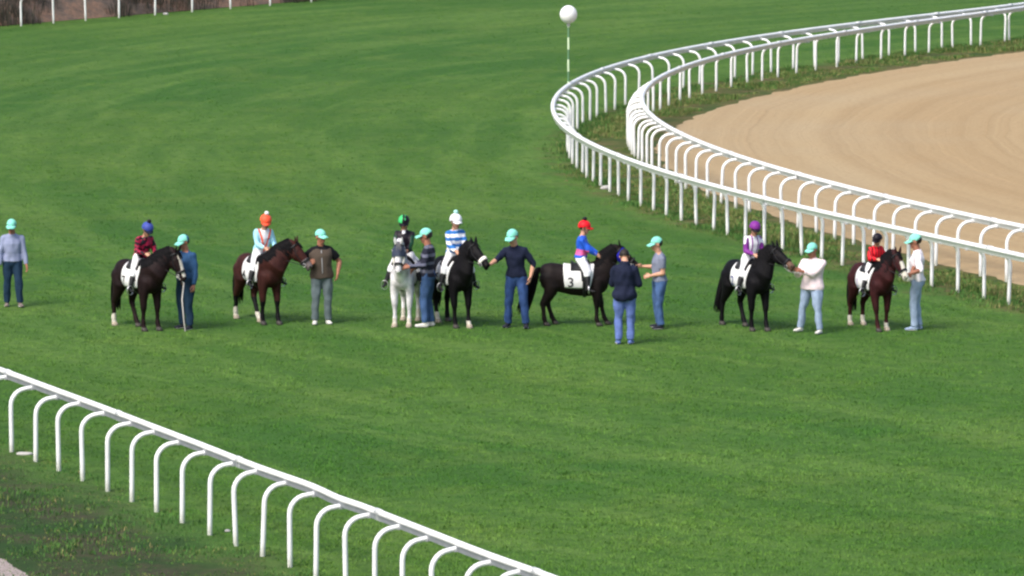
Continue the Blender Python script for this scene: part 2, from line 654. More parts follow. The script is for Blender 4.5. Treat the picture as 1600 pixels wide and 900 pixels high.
def build_rail(name, label, rail_c, side, feet, reach=0.36, step=3, under=None, slim=1.0):
    """feet: list of (foot xy, unit direction to the rail)"""
    root = thing(name, (float(rail_c[len(rail_c) // 2][0]), float(rail_c[len(rail_c) // 2][1]), 0), 0, label, 'running rail')
    loc = root.location
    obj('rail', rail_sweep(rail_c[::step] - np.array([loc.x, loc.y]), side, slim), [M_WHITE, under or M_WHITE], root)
    if 'p' not in _post_me:
        proto = obj('post', post_mesh(reach), M_WHITE)
        cm = MB().box((reach - 0.005, 0, 0.968), (0.045, 0.035, 0.012))
        cl = obj('clamp', cm, M_CLAMP, smooth=False)
        _post_me['p'], _post_me['c'] = proto.data, cl.data
        bpy.data.objects.remove(proto)
        bpy.data.objects.remove(cl)
    dd = np.concatenate([[0], np.cumsum(np.linalg.norm(np.diff(rail_c, axis=0), axis=1))])
    for q in np.arange(2.1, dd[-1] - 1, 4.8):
        i = int(np.argmin(np.abs(dd - q)))
        ii = int(np.argmin(np.abs(dd - q - 0.16)))
        sm = rail_sweep(np.array([rail_c[i], rail_c[max(ii, i + 1)]]) - np.array([loc.x, loc.y]), side, slim)
        cz = 1.03
        sm.v = [(x, y, cz + (z - cz) * 1.10 + 0.002) for x, y, z in sm.v]
        obj('joint_sleeve', sm, M_SLEEVE, root)
    for f, d in feet:
        p = bpy.data.objects.new('post', _post_me['p'])
        p.location = (f[0] - loc.x, f[1] - loc.y, random.uniform(-0.02, 0.01))
        p.rotation_euler = (R(random.gauss(0, 1.0)), R(random.gauss(0, 1.0)), math.atan2(d[1], d[0]) + R(random.gauss(0, 2.0)))
        p.parent = root
        COL.objects.link(p)
        c = bpy.data.objects.new('clamp', _post_me['c'])
        c.parent = p
        COL.objects.link(c)
    return root


def feet_from_pixels(rail_c, inset, near_px, far_px, fill):
    """posts along an offset curve at the pixel columns read off the photo, the crowded tip filled evenly"""
    pc = offset(rail_c, inset)
    t = np.gradient(rail_c, axis=0)
    t /= np.linalg.norm(t, axis=1)[:, None]
    nrm = np.stack([t[:, 1], -t[:, 0]], 1) * (-1 if inset > 0 else 1)
    px = np.array([proj((p[0], p[1], 0))[0] for p in pc])
    k = int(np.argmin(px))
    idx = []
    for x in near_px:
        idx.append(int(np.argmin(np.abs(px[:k] - x))))
    for x in far_px:
        idx.append(k + int(np.argmin(np.abs(px[k:] - x))))
    idx = sorted(set(idx))
    d = np.concatenate([[0], np.cumsum(np.linalg.norm(np.diff(pc, axis=0), axis=1))])
    lo = max(i for i in idx if i < k)
    hi = min(i for i in idx if i >= k)
    m = max(1, int(round((d[hi] - d[lo]) / fill)))
    for q in range(1, m):
        idx.append(int(np.argmin(np.abs(d - (d[lo] + (d[hi] - d[lo]) * q / m)))))
    return [(pc[i], nrm[i]) for i in sorted(set(idx))], d, idx


near_out = [910, 917, 927, 939, 953, 967, 982, 1001, 1021, 1042, 1064, 1087, 1114, 1137, 1165, 1194, 1222, 1253, 1285, 1316, 1350, 1383, 1420, 1457, 1496, 1537, 1577]
far_out = [902, 911, 922, 933, 947, 961, 977, 998, 1020, 1044, 1068, 1093, 1120, 1148, 1176, 1205, 1239, 1274, 1310, 1347, 1389, 1430, 1472, 1517, 1570]
near_in = [1011, 1019, 1030, 1042, 1056, 1072, 1087, 1106, 1127, 1149, 1171, 1195, 1221, 1247, 1275, 1303, 1333, 1364, 1396, 1428, 1461, 1496, 1533, 1572]
far_in = [1021, 1032, 1045, 1062, 1078, 1098, 1119, 1142, 1167, 1191, 1215, 1245, 1275, 1308, 1338, 1377, 1413, 1451, 1489, 1532, 1576]
OUTER_FEET, _, _ = feet_from_pixels(OUTER, 0.36, near_out, far_out, 1.25)
INNER_FEET, _, _ = feet_from_pixels(INNER, -0.36, near_in, far_in, 0.85)
build_rail('running_rail', 'white rail curving round the outside of the bend beside the turf', OUTER, 1, OUTER_FEET)
build_rail('running_rail', 'white inner rail curving along the edge of the sand track', INNER, -1, INNER_FEET)

# near rail: posts stand on the stand side (left) and reach over to the right
pc = offset(NEAR, -0.36)
t_ = np.gradient(NEAR, axis=0)
t_ /= np.linalg.norm(t_, axis=1)[:, None]
n_ = np.stack([t_[:, 1], -t_[:, 0]], 1)
pxs = np.array([proj((p[0], p[1], 0))[0] for p in pc])
cols = [-55, -19, 17, 55, 91, 129.5, 168, 206, 245.5, 286, 327, 368, 410, 453, 494, 541, 585, 630, 677, 725, 773, 823, 874]
near_feet = []
for x in cols:
    i = int(np.argmin(np.abs(pxs - x)))
    near_feet.append((pc[i], n_[i]))
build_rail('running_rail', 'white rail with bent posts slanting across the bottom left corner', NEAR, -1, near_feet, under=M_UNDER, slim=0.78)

# far rail, top left, seen only from the knees down
fp = [P(a, b) for a, b in ((31, 42.5), (82, 38), (134, 32.5), (187, 27.5), (244, 22), (302, 17), (361, 13), (422, 9), (485, 6))]
c0 = np.polyfit([p.x for p in fp], [p.y for p in fp], 1)
fx = [-18.6, -17.3] + [p.x for p in fp] + [-5.7, -4.2, -2.6]
far_feet_c = np.array([[x, np.polyval(c0, x)] for x in fx])
dirn = (far_feet_c[-1] - far_feet_c[0]) / np.linalg.norm(far_feet_c[-1] - far_feet_c[0])
nr = np.array([dirn[1], -dirn[0]])                   # towards the turf
FAR = resample(np.array([far_feet_c[0] + nr * 0.36, far_feet_c[-1] + nr * 0.36]), 60)
build_rail('running_rail', 'far white rail at the top left before the brown bank', FAR, -1, [(f, nr) for f in far_feet_c], step=1)

# bank behind the far rail
mb = MB()
nu, nv = 70, 40
for i in range(nu):
    for j in range(nv):
        s_ = (i / (nu - 1)) * 70 - 25
        w_ = (j / (nv - 1)) ** 1.6 * 34 + 0.55
        p = far_feet_c[0] + dirn * s_ - nr * w_
        hgt = 0.0 if j == 0 else (1.7 * (1 - math.exp(-max(0, w_ - 0.55) / 3.0)) + 0.5 * noise.noise(V((p[0] * 0.5, p[1] * 0.5, 0))) * min(1, (w_ - 0.55)) + 0.2 * noise.noise(V((p[0] * 2, p[1] * 2, 5))))
        mb.v.append((p[0], p[1], max(0.012, hgt)))
for i in range(nu - 1):
    for j in range(nv - 1):
        a = i * nv + j
        mb.f.append((a, a + nv, a + nv + 1, a + 1))
        mb.m.append(0)
tag(obj('bank', mb, M_BANK), 'brown earth bank beyond the far rail', 'bank', kind='structure')

# ------------------------------------------------------------------ rough grass (nobody could count it)
def grass_mats(pre, cols):
    return [mat('%s_%d' % (pre, i), c, 0.9, 0.25, 3.0, 0) for i, c in enumerate(cols)]


def tufts(name, label, pts, hts, mats, wts, blades=7, spread=0.10, cat='grass'):
    mb = MB()
    for (x, y), h in zip(pts, hts):
        mi = int(rng.choice(len(mats), p=wts))
        for b in range(blades):
            a = rng.uniform(0, 2 * math.pi)
            r0 = spread * math.sqrt(rng.uniform())
            bx, by = x + r0 * math.cos(a), y + r0 * math.sin(a)
            hh = h * rng.uniform(0.55, 1.15)
            ln = hh * rng.uniform(0.15, 0.7)
            q = rng.uniform(0, 2 * math.pi)
            w = 0.004 + 0.007 * rng.uniform()
            sx, sy = -math.sin(q) * w, math.cos(q) * w
            dx, dy = math.cos(q) * ln, math.sin(q) * ln
            o = len(mb.v)
            mb.v += [(bx - sx, by - sy, 0), (bx + sx, by + sy, 0), (bx + sx * .7 + dx * .4, by + sy * .7 + dy * .4, hh * .65), (bx - sx * .7 + dx * .4, by - sy * .7 + dy * .4, hh * .65),
                     (bx + dx, by + dy, hh)]
            mb.f += [(o, o + 1, o + 2, o + 3), (o + 3, o + 2, o + 4)]
            mb.m += [mi, mi]
    ob = obj(name, mb, mats, smooth=False)
    return tag(ob, label, cat, kind='stuff')


def fringe(c, n):
    out, w = [], []
    t = np.gradient(c, axis=0)
    t /= np.linalg.norm(t, axis=1)[:, None]
    nn = np.stack([t[:, 1], -t[:, 0]], 1)
    while len(out) < n:
        i = rng.integers(0, len(c))
        k = float(rng.normal(0.58, 0.30))
        p = c[i] + nn[i] * k
        v = noise.noise(V((p[0] * 0.7, p[1] * 0.7, 2.0)))
        if k > 1.1 or v < -0.2 + 0.9 * max(0, -k):
            continue
        out.append(p)
        w.append(v - 0.5 * abs(k - 0.3))
    return out, np.array(w)


def along(c, lo, hi, n, seed, thr=-1.0, sc=0.5):
    """random points in the band lo..hi beside a plan curve, thinned by noise"""
    out, w = [], []
    t = np.gradient(c, axis=0)
    t /= np.linalg.norm(t, axis=1)[:, None]
    nn = np.stack([t[:, 1], -t[:, 0]], 1)
    while len(out) < n:
        i = rng.integers(0, len(c))
        k = rng.uniform(lo, hi) if not callable(hi) else rng.uniform(lo, hi(i))
        p = c[i] + nn[i] * k
        v = noise.noise(V((p[0] * sc, p[1] * sc, seed)))
        if v < thr:
            continue
        out.append(p)
        w.append(v)
    return out, np.array(w)


GRN = [srgb(62, 104, 46), srgb(80, 118, 54), srgb(98, 118, 58), srgb(116, 124, 70), srgb(134, 128, 84)]
GM = grass_mats('blade', [tuple(c * 0.95 for c in q) for q in GRN])
out_r = resample(OUTER, 900)
in_r = resample(INNER, 900)
# fringe under and outside the outer rail
pts, w = fringe(out_r, 4400)
tufts('rough_grass', 'long dark grass left unmown under the outer curved rail', pts, 0.045 + 0.13 * np.clip(w + 0.25, 0, 1), GM, [.40, .36, .16, .05, .03])
# weeds between the rails
wid = []
for i in range(900):
    wid.append(float(np.min(np.linalg.norm(sand_l - out_r[i], axis=1))))
pts, w = along(out_r, 0.7, lambda i: max(1.0, wid[i] - 0.35), 6500, 7.0, -0.15, 0.6)
tufts('weeds', 'olive and straw weeds growing between the two curved rails', pts, 0.05 + 0.15 * np.clip(w + 0.15, 0, 1), GM, [.16, .20, .26, .22, .16], 8, 0.14)
# rough at the near rail
pts, w = along(resample(near_l, 1200), -10.0, -0.05, 17000, 12.0, -0.62, 0.6)
tufts('rough_grass', 'patchy tall grass on the stand side of the near rail', pts, 0.025 + 0.07 * np.clip(w + 0.25, 0, 1), GM, [.50, .32, .13, .03, .02], 7, 0.14)
# short blades standing in the mown turf, scattered over the ground the stand looks down on
def turf_blades(n):
    y = 62.0 / (1 - rng.uniform(0, 1, n) * (1 - 62.0 / 190.0))
    x = rng.uniform(-1, 1, n) * (3.5 + y * 0.118)
    keep = np.ones(n, bool)
    for c, sgn in ((OUTER, 1),):
        xr = np.interp(y, c[:, 1], c[:, 0], left=99, right=99)
        keep &= x < xr + 0.2
    keep &= x > np.interp(y, NEAR[:, 1], NEAR[:, 0], left=-99, right=-99) - 0.3
    keep &= ((x - far_feet_c[0][0]) * -nr[0] + (y - far_feet_c[0][1]) * -nr[1]) < 0.2
    x, y = x[keep], y[keep]
    clump = np.array([noise.noise(V((a * .9, b_ * .9, 31))) for a, b_ in zip(x, y)])
    k = 5
    X, Y, C = np.repeat(x, k), np.repeat(y, k), np.repeat(clump, k)
    m = len(X)
    X = X + rng.normal(0, 0.05, m)
    Y = Y + rng.normal(0, 0.05, m)
    h = (0.020 + 0.020 * np.clip(C + 0.3, 0, 1)) * rng.uniform(0.6, 1.3, m)
    a = rng.uniform(0, 2 * math.pi, m)
    w = rng.uniform(0.004, 0.009, m)
    ln = h * rng.uniform(0.2, 0.9, m)
    v = np.empty((m, 3, 3))
    v[:, 0] = np.stack([X - np.sin(a) * w, Y + np.cos(a) * w, np.zeros(m)], 1)
    v[:, 1] = np.stack([X + np.sin(a) * w, Y - np.cos(a) * w, np.zeros(m)], 1)
    v[:, 2] = np.stack([X + np.cos(a) * ln, Y + np.sin(a) * ln, h], 1)
    me = bpy.data.meshes.new('turf_grass')
    me.vertices.add(m * 3)
    me.vertices.foreach_set('co', v.ravel())
    me.loops.add(m * 3)
    me.loops.foreach_set('vertex_index', np.arange(m * 3, dtype=np.int32))
    me.polygons.add(m)
    me.polygons.foreach_set('loop_start', np.arange(0, m * 3, 3, dtype=np.int32))
    mats = [turf_material('turf_blade_%d' % i, gain=q, bump=False) for i, q in enumerate((1.52, 1.68, 1.86))]
    for mm in mats:
        me.materials.append(mm)
    me.polygons.foreach_set('material_index', rng.choice(3, size=m, p=[.4, .42, .18]).astype(np.int32))
    me.update(calc_edges=True)
    o = bpy.data.objects.new('turf_grass', me)
    COL.objects.link(o)
    tag(o, 'short mown grass blades covering the racecourse turf', 'grass', kind='stuff')


turf_blades(150000)
# scrub on the far bank
bp = []
bh = []
for _ in range(2600):
    s_, w_ = rng.uniform(-6, 34), 0.4 + 9 * rng.uniform() ** 1.5
    p = far_feet_c[0] + dirn * s_ - nr * w_
    v = noise.noise(V((p[0] * .45, p[1] * .45, 20)))
    if v > -0.05:
        bp.append(p)
        bh.append(0.6 + 1.9 * (1 - math.exp(-max(0, w_ - 0.55) / 3.0)) + v)
SM = grass_mats('scrub', [tuple(c * 0.5 for c in q) for q in (srgb(70, 76, 60), srgb(96, 88, 78), srgb(118, 98, 86), srgb(56, 60, 56))])
tufts('scrub', 'dry grey brown scrub on the bank behind the far rail', bp, bh, SM, [.3, .25, .2, .25], 16, 0.35, 'scrub')

# pale stones and slabs lying in the grass
M_STONE = mat('pale_stone', (0.42, 0.41, 0.39), 0.9, 0.2, 9, 0.4)


def stone(px, py, r, label, seed):
    mb = MB().ell((0, 0, r[2] * 0.55), r, nu=12, nv=8)
    mb.v = [tuple(V(v) * (1 + 0.22 * noise.noise(V(v) * 9 + V((seed, 0, 0))))) for v in mb.v]
    o = obj('stone', mb, M_STONE)
    o.location = P(px, py)
    tag(o, label, 'stone', 'pale stones in the grass')


stone(38, 711, (0.13, 0.07, 0.035), 'flat white stone beside a post of the near rail', 1)
stone(355, 831, (0.05, 0.035, 0.022), 'small pale stone in the grass under the middle of the near rail', 2)
stone(259, 23, (0.10, 0.07, 0.05), 'white stone at the foot of the far rail', 3)
stone(946, 296, (0.13, 0.09, 0.06), 'whitish stone at the foot of an outer curved rail post', 5)

# ------------------------------------------------------------------ marker pole with a white ball
def pole_material():
    m = NT('banded_pole')
    sep = m.n('ShaderNodeSeparateXYZ')
    m.l(m.coords(), sep.inputs[0])
    f = m.math('FRACT', m.math('MULTIPLY', sep.outputs[2], 1.75))
    c = m.ramp(f, [(0.0, srgb(92, 132, 96)), (0.45, srgb(206, 226, 190))], 'CONSTANT')
    m.l(c, m.b.inputs['Base Color'])
    m.b.inputs['Roughness'].default_value = 0.5
    return m.mat


mp = thing('marker_pole', P(888, 196), 0, 'white ball on a thin green and white banded pole at the bend', 'marker')
obj('pole', MB().limb([(0, 0, 0), (0, 0, 1.3), (0, 0, 2.66)], [0.026], 10), pole_material(), mp)
obj('collar', MB().limb([(0, 0, 2.60), (0, 0, 2.68)], [0.045], 12), M_CLAMP, mp)
bl = MB().ell((0, 0, 2.88), (0.225, 0.225, 0.235), nu=28, nv=18)
obj('ball', bl, M_WHITE, mp)
# ------------------------------------------------------------------ people
M_SKIN = mat('skin', srgb(200, 150, 124), 0.55, 0.10, 18, 0.1, 80, 0.35)
M_SKIN_D = mat('skin_tanned', srgb(160, 108, 86), 0.55, 0.10, 18, 0.1, 80, 0.35)
M_EYEW = mat('eye_white', (0.75, 0.74, 0.72), 0.3, 0.03, 5, 0)
M_EYED = mat('eye_dark', (0.02, 0.015, 0.012), 0.2, 0.1, 5, 0)
M_LIP = mat('lips', srgb(170, 96, 88), 0.5, 0.1, 20, 0)
M_HAIR = mat('dark_hair', (0.018, 0.013, 0.011), 0.55, 0.4, 50, 0.4, 90)
M_HAIRB = mat('brown_hair', (0.06, 0.035, 0.022), 0.55, 0.4, 50, 0.4, 90)


def ik(a, t, l1, l2, pole):
    """knee or elbow position between a and t; returns (middle, reached end)"""
    a, t, pole = V(a), V(t), V(pole)
    d = t - a
    L = d.length
    mx = (l1 + l2) * 0.995
    if L > mx:
        d = d * (mx / L)
        L = mx
    L = max(L, abs(l1 - l2) * 1.05)
    n = d.normalized()
    x = (L * L + l1 * l1 - l2 * l2) / (2 * L)
    h = math.sqrt(max(0, l1 * l1 - x * x))
    q = pole - n * pole.dot(n)
    q = q.normalized() if q.length > 1e-5 else V((0, 0, 1))
    return a + n * x + q * h, a + d


def rot(v, axis, ang):
    return Quaternion(axis, ang) @ v


def hand_shape(mb, w, fdir, palm, thumb, h, curl=0.5):
    """palm, four unequal bent fingers and a thumb from the side of the palm"""
    f = V(fdir).normalized()
    p = V(palm)
    p = (p - f * p.dot(f)).normalized()
    t = V(thumb)
    t = (t - f * t.dot(f) - p * t.dot(p))
    t = t.normalized() if t.length > 1e-4 else f.cross(p)
    k = f.cross(p)
    pl, pw = 0.055 * h, 0.024 * h
    mb.limb([w - f * 0.006 * h, w + f * pl * 0.5, w + f * pl], [(0.017 * h, 0.012 * h), (pw, 0.012 * h), (pw * 0.95, 0.0095 * h)], 10, up=p)
    for i, (fl, off) in enumerate(((0.036, 0.75), (0.043, 0.26), (0.040, -0.25), (0.031, -0.74))):
        base = w + f * pl * 0.86 + t * (pw * off)
        d = (f + t * off * 0.10).normalized()
        ax = d.cross(p).normalized()
        pts = [base]
        ang = 0.0
        for seg, c in ((0.48, 0.55), (0.30, 0.8), (0.22, 0.5)):
            ang += curl * c
            pts.append(pts[-1] + rot(d, ax, ang) * (fl * h * seg))
        mb.limb(pts, [0.0056 * h, 0.0054 * h, 0.0049 * h, 0.0040 * h], 7)
    b0 = w + f * pl * 0.22 + t * pw * 0.75
    b1 = b0 + (f * 0.55 + t * 0.8 + p * 0.25).normalized() * 0.022 * h
    b2 = b1 + (f * 0.95 + t * 0.25 + p * 0.35).normalized() * 0.018 * h
    b3 = b2 + (f * 0.95 - t * 0.1 + p * 0.4).normalized() * 0.013 * h
    mb.limb([b0, b1, b2, b3], [0.0085 * h, 0.0068 * h, 0.0058 * h, 0.0046 * h], 7)


def person(loc, yaw, h, label, group, clothes, feet=None, hands=None, head=(0, 0), lean=(0, 0), pelvis=None, hs=1.0,
           build=1.0, skin=None, hair=None, toe=None, elbow=None, knee=None, curl=(0.5, 0.5), twist=0.0, ride=False, gaze=None):
    """a clothed figure; local +X is forward and +Y its left.  feet / hands = (left, right) targets, hands in world space"""
    root = thing('person', loc, yaw, label, 'person', group)
    W = Matrix.Translation(V(loc)) @ Matrix.Rotation(yaw, 4, 'Z')
    WI = W.inverted()
    skin = skin or M_SKIN
    pel = V(pelvis) if pelvis else V((0, 0, 0.531 * h))
    S = V((math.sin(lean[0]) * math.cos(lean[1]), math.sin(lean[1]), math.cos(lean[0]) * math.cos(lean[1]))).normalized()
    L0 = V((-math.sin(twist), math.cos(twist), 0))
    L = (L0 - S * L0.dot(S)).normalized()
    F = L.cross(S)
    LH = (V((0, 1, 0)) - S * 0.0)

    def T(x, y, z, k=None):
        return pel + F * (x * h) + L * (y * h) + S * ((z - 0.525) * h)
    bw = build
    # joints
    sh = {1: T(-0.005, 0.096 * bw, 0.788), -1: T(-0.005, -0.096 * bw, 0.788)}
    hip = {s: pel + V((0, 0.050 * bw * s * h, -0.012 * h)) for s in (1, -1)}
    feet = feet or ((0.02, 0.085), (-0.02, -0.085))
    legs, arms = {}, {}
    for i, s in enumerate((1, -1)):
        ft = feet[i]
        ank = V((ft[0], ft[1], ft[2] if len(ft) > 2 else 0.045 * h))
        kp = V(knee[i]) if knee else V((1, 0.15 * s, 0))
        kn, ank = ik(hip[s], ank, 0.242 * h, 0.235 * h, kp)
        legs[s] = (hip[s], kn, ank)
        tg = (hands or (None, None))[i]
        if tg is None:
            tg = T(0.05, 0.155 * s * bw, 0.47)
        elif isinstance(tg, tuple) and len(tg) == 2:
            tg = T(*tg[1])
        else:
            tg = WI @ V(tg)
        dv = tg - sh[s]
        tg = tg - dv.normalized() * 0.062 * h if hands and hands[i] is not None else tg
        ep = V(elbow[i]) if elbow and elbow[i] else V((-0.6, 0.35 * s, -0.7))
        el, wr = ik(sh[s], tg, 0.168 * h, 0.148 * h, ep)
        arms[s] = (sh[s], el, wr)
    nb, nt = T(-0.008, 0, 0.825), T(0.008, 0, 0.862)
    hy, hp = head
    LZ = rot(L, S, hy)
    HF = LZ.cross(S)
    HU = rot(S, LZ, hp)
    HF = rot(HF, LZ, hp)
    k = h * hs * 1.05

    def H(a, b, c):
        return nt + HF * (a * k) + LZ * (b * k) + HU * (c * k)
    AX = (HF, LZ, HU)
    stations = [(-0.004, 0.462, 0.045, 0.060), (-0.006, 0.49, 0.062, 0.090), (-0.008, 0.525, 0.066, 0.097), (0.0, 0.575, 0.060, 0.088), (0.003, 0.62, 0.057, 0.080),
                (0.004, 0.68, 0.062, 0.087), (0.002, 0.735, 0.066, 0.096), (-0.004, 0.775, 0.058, 0.098), (-0.008, 0.808, 0.044, 0.082), (-0.006, 0.828, 0.038, 0.056), (-0.006, 0.842, 0.034, 0.040)]

    def torso(mb, lo, hi, infl, flare=0.0, hem=None):
        rings = []
        for x, z, a, b in stations:
            if z < lo or z > hi:
                continue
            e = infl + (flare * max(0, (0.60 - z) / 0.1) if flare else 0)
            c = T(x, 0, z)
            rings.append([c + F * ((a * bw * h + e) * math.cos(q)) + L * ((b * bw * h + e) * math.sin(q)) for q in (2 * math.pi * j / 20 for j in range(20))])
        mb.loft(rings)

    # --- the body, one skin
    mb = MB()
    torso(mb, 0, 1, 0)
    mb.limb([nb, nt, H(0.0, 0, 0.03)], [0.038 * h, 0.035 * k, 0.034 * k], 12)
    mb.ell(H(0.002, 0, 0.090), (0.057 * k, 0.047 * k, 0.056 * k), AX)
    mb.ell(H(0.022, 0, 0.052), (0.036 * k, 0.036 * k, 0.040 * k), AX)
    mb.ell(H(0.036, 0, 0.020), (0.020 * k, 0.019 * k, 0.016 * k), AX)
    mb.ell(H(0.030, 0, 0.078), (0.031 * k, 0.038 * k, 0.036 * k), AX)
    mb.limb([H(0.056, 0, 0.080), H(0.070, 0, 0.058)], [0.006 * k, 0.010 * k], 8)
    for s in (1, -1):
        mb.ell(H(-0.002, 0.047 * s, 0.068), (0.013 * k, 0.006 * k, 0.019 * k), AX)
        a, e, w = arms[s]
        mb.limb([a, a.lerp(e, 0.35), e], [0.031 * h * bw, 0.029 * h * bw, 0.024 * h * bw], 12)
        mb.limb([e, e.lerp(w, 0.3), w], [0.024 * h * bw, 0.025 * h * bw, 0.0155 * h], 12)
        a, kn, an = legs[s]
        mb.limb([a, a.lerp(kn, 0.4), kn], [0.050 * h, 0.042 * h, 0.026 * h], 12)
        mb.limb([kn, kn.lerp(an, 0.3), an], [0.026 * h, 0.029 * h, 0.019 * h], 12)
    mb = fuse(mb, 0.009 * h / 1.7, 4)
    for s in (1, -1):
        a, e, w = arms[s]
        i = 0 if s == 1 else 1
        fd = (w - e).normalized()
        if ride:
            fd = (fd + V((0.4, -0.2 * s, -0.3))).normalized()
        palm = F * 0.2 - L * s if abs(fd.z) > 0.6 else V((0, 0, -1)) * 0.5 - L * s * 0.8
        th = F if abs(fd.z) > 0.6 else V((0, 0, 1))
        hm = MB()
        hand_shape(hm, w, fd, palm, th, h, curl[i])
        mb.add(hm)
        e1 = H(0.0535, 0.019 * s, 0.083)
        mb.ell(e1, (0.0075 * k, 0.0095 * k, 0.0065 * k), AX, 8, 6, mi=1)
        mb.ell(H(0.0585, 0.019 * s, 0.083), (0.0038 * k, 0.0042 * k, 0.0045 * k), AX, 8, 6, mi=2)
        mb.limb([H(0.059, 0.010 * s, 0.095), H(0.054, 0.030 * s, 0.096)], [0.0032 * k], 6, mi=3)
    mb.limb([H(0.055, 0.014, 0.034), H(0.059, 0, 0.035), H(0.055, -0.014, 0.034)], [0.0042 * k], 6, mi=4)
    hr = hair or M_HAIR
    obj('body', mb, [skin, M_EYEW, M_EYED, hr, M_LIP], root)

    # --- hair
    hm = MB().ell(H(-0.006, 0, 0.090), (0.060 * k, 0.052 * k, 0.060 * k), AX, 20, 14,
                  keep=lambda q: q.z > 0.45 + 0.5 * q.x or (q.x < 0.15 and q.z > -0.55 and q.x + abs(q.y) * 0.2 < 0.28))
    obj('hair', hm, hr, root)

    # --- clothes
    c = clothes
    vx = 0.012
    if c.get('trousers'):
        tm = MB()
        torso(tm, 0, 0.60, 0.012)
        low = c.get('trouser_low', 0.06)
        for s in (1, -1):
            a, kn, an = legs[s]
            g = c.get('loose', 0.026 if ride else 0.014)
            tm.limb([a, a.lerp(kn, 0.4), kn], [0.052 * h * bw + g, 0.047 * h * bw + g, 0.035 * h + g], 14)
            if ride:
                e_ = kn.lerp(an, 0.30)
                tm.limb([kn, e_], [0.035 * h + g, 0.034 * h + g * 0.7], 14, ends=False)
            else:
                e_ = kn.lerp(an, 0.98)
                tm.limb([kn, kn.lerp(an, 0.35), e_], [0.035 * h + g, 0.033 * h + g, 0.030 * h + g], 14, ends=False)
        tm = fuse(tm, vx, 4, 0.018, 11.0, random.uniform(0, 99))
        obj('trousers', tm, c['trousers'], root)
    if c.get('shirt'):
        sm = MB()
        lo = c.get('hem', 0.50)
        inf = c.get('shirt_loose', 0.022 if ride else 0.016)
        torso(sm, lo, 0.835, inf, c.get('flare', 0.012))
        sl = c.get('sleeve', 0.97)
        for s in (1, -1):
            a, e, w = arms[s]
            g = 0.013
            sm.limb([T(-0.008, 0.040 * s * bw, 0.812), a], [0.030 * h, 0.031 * h * bw + g * 0.7], 12)
            if sl >= 0.5:
                sm.limb([a, a.lerp(e, 0.4), e], [0.033 * h * bw + g, 0.030 * h * bw + g, 0.026 * h * bw + g], 12)
                sm.limb([e, e.lerp(w, (sl - 0.5) * 2)], [0.026 * h * bw + g, 0.018 * h + g], 12, ends=False)
            else:
                sm.limb([a, a.lerp(e, sl * 2)], [0.033 * h * bw + g, 0.032 * h * bw + g * 1.2], 12, ends=False)
        sm.limb([T(-0.006, 0, 0.815), T(0.002, 0, 0.850)], [0.050 * h, 0.041 * h], 14, ends=False)
        if c.get('collar'):
            sm.limb([T(-0.012, 0, 0.82), T(-0.006, 0, 0.872)], [0.054 * h, 0.046 * h], 14, ends=False)
        sm = fuse(sm, vx, 3, 0.020, 11.0, random.uniform(0, 99))
        fn = c.get('shirt_fn')
        if fn:
            def loc_(p):
                d = p - pel
                return d.dot(F) / h, d.dot(L) / h, d.dot(S) / h + 0.525
            arm_d = lambda p: min(((p - a).cross((w - a).normalized())).length if False else min(_segd(p, a, e), _segd(p, e, w)) for a, e, w in arms.values())
            paint(sm, lambda p: fn(loc_(p), arm_d(p) / h))
        obj(c.get('shirt_name', 'shirt'), sm, c['shirt'], root)
    if c.get('vest'):
        vm = MB()
        torso(vm, 0.48, 0.81, 0.040, 0.008)
        for s in (1, -1):
            vm.limb([T(-0.008, 0.045 * s * bw, 0.805), T(-0.004, 0.078 * s * bw, 0.785)], [0.036 * h, 0.040 * h], 12)
        vm = fuse(vm, vx, 4, 0.018, 10.0, random.uniform(0, 99))
        obj('vest', vm, c['vest'], root)
        vz = MB().limb([T(0.094, 0, 0.55), T(0.097, 0, 0.68), T(0.080, 0, 0.80)], [0.006], 6)
        obj('zip', vz, M_CLAMP, root)
    if c.get('tabard'):                 # contrasting straps of racing silks
        for s in (1, -1):
            bm_ = MB().limb([T(0.078, 0.010 * s, 0.60), T(0.090, 0.042 * s, 0.70), T(0.070, 0.062 * s, 0.795), T(0.0, 0.060 * s, 0.84), T(-0.07, 0.045 * s, 0.78), T(-0.085, 0.03 * s, 0.66)],
                            [(0.020 * h, 0.007)], 8, up=None)
            obj('brace', bm_, c['tabard'], root)
    # shoes or boots
    for i, s in enumerate((1, -1)):
        a, kn, an = legs[s]
        td = R(toe[i]) if toe else R(10 * s)
        fd = V((math.cos(td), math.sin(td), -0.12 if ride else 0))
        dn = V((0, 0, -1))
        bm_ = MB()
        heel = an + dn * (0.022 * h) - fd * 0.018 * h
        ball = an + dn * (0.026 * h) + fd * 0.075 * h
        tip = ball + fd * 0.022 * h
        bm_.limb([heel, an + dn * 0.02 * h + fd * 0.03 * h, ball, tip], [(0.023 * h, 0.021 * h), (0.023 * h, 0.020 * h), (0.027 * h, 0.016 * h), (0.022 * h, 0.013 * h)], 12, up=(0, 0, 1))
        bm_.limb([an + V((0, 0, 0.012 * h)), an + dn * 0.012 * h], [0.025 * h, 0.027 * h], 12)
        if ride or c.get('boots'):
            bm_.limb([kn.lerp(an, 0.22), kn.lerp(an, 0.45), kn.lerp(an, 0.8), an], [0.041 * h, 0.042 * h, 0.030 * h, 0.028 * h], 12, ends=False)
        bm_ = fuse(bm_, 0.010, 3)
        obj('boot' if ride else 'shoe', bm_, c['shoes'], root)
        if not ride:
            so = MB().limb([heel + dn * 0.014 * h, ball + dn * 0.010 * h, tip + dn * 0.008 * h], [(0.024 * h, 0.006), (0.028 * h, 0.006), (0.022 * h, 0.006)], 10, up=(0, 0, 1))
            obj('sole', so, c.get('sole', M_SOLE), root)
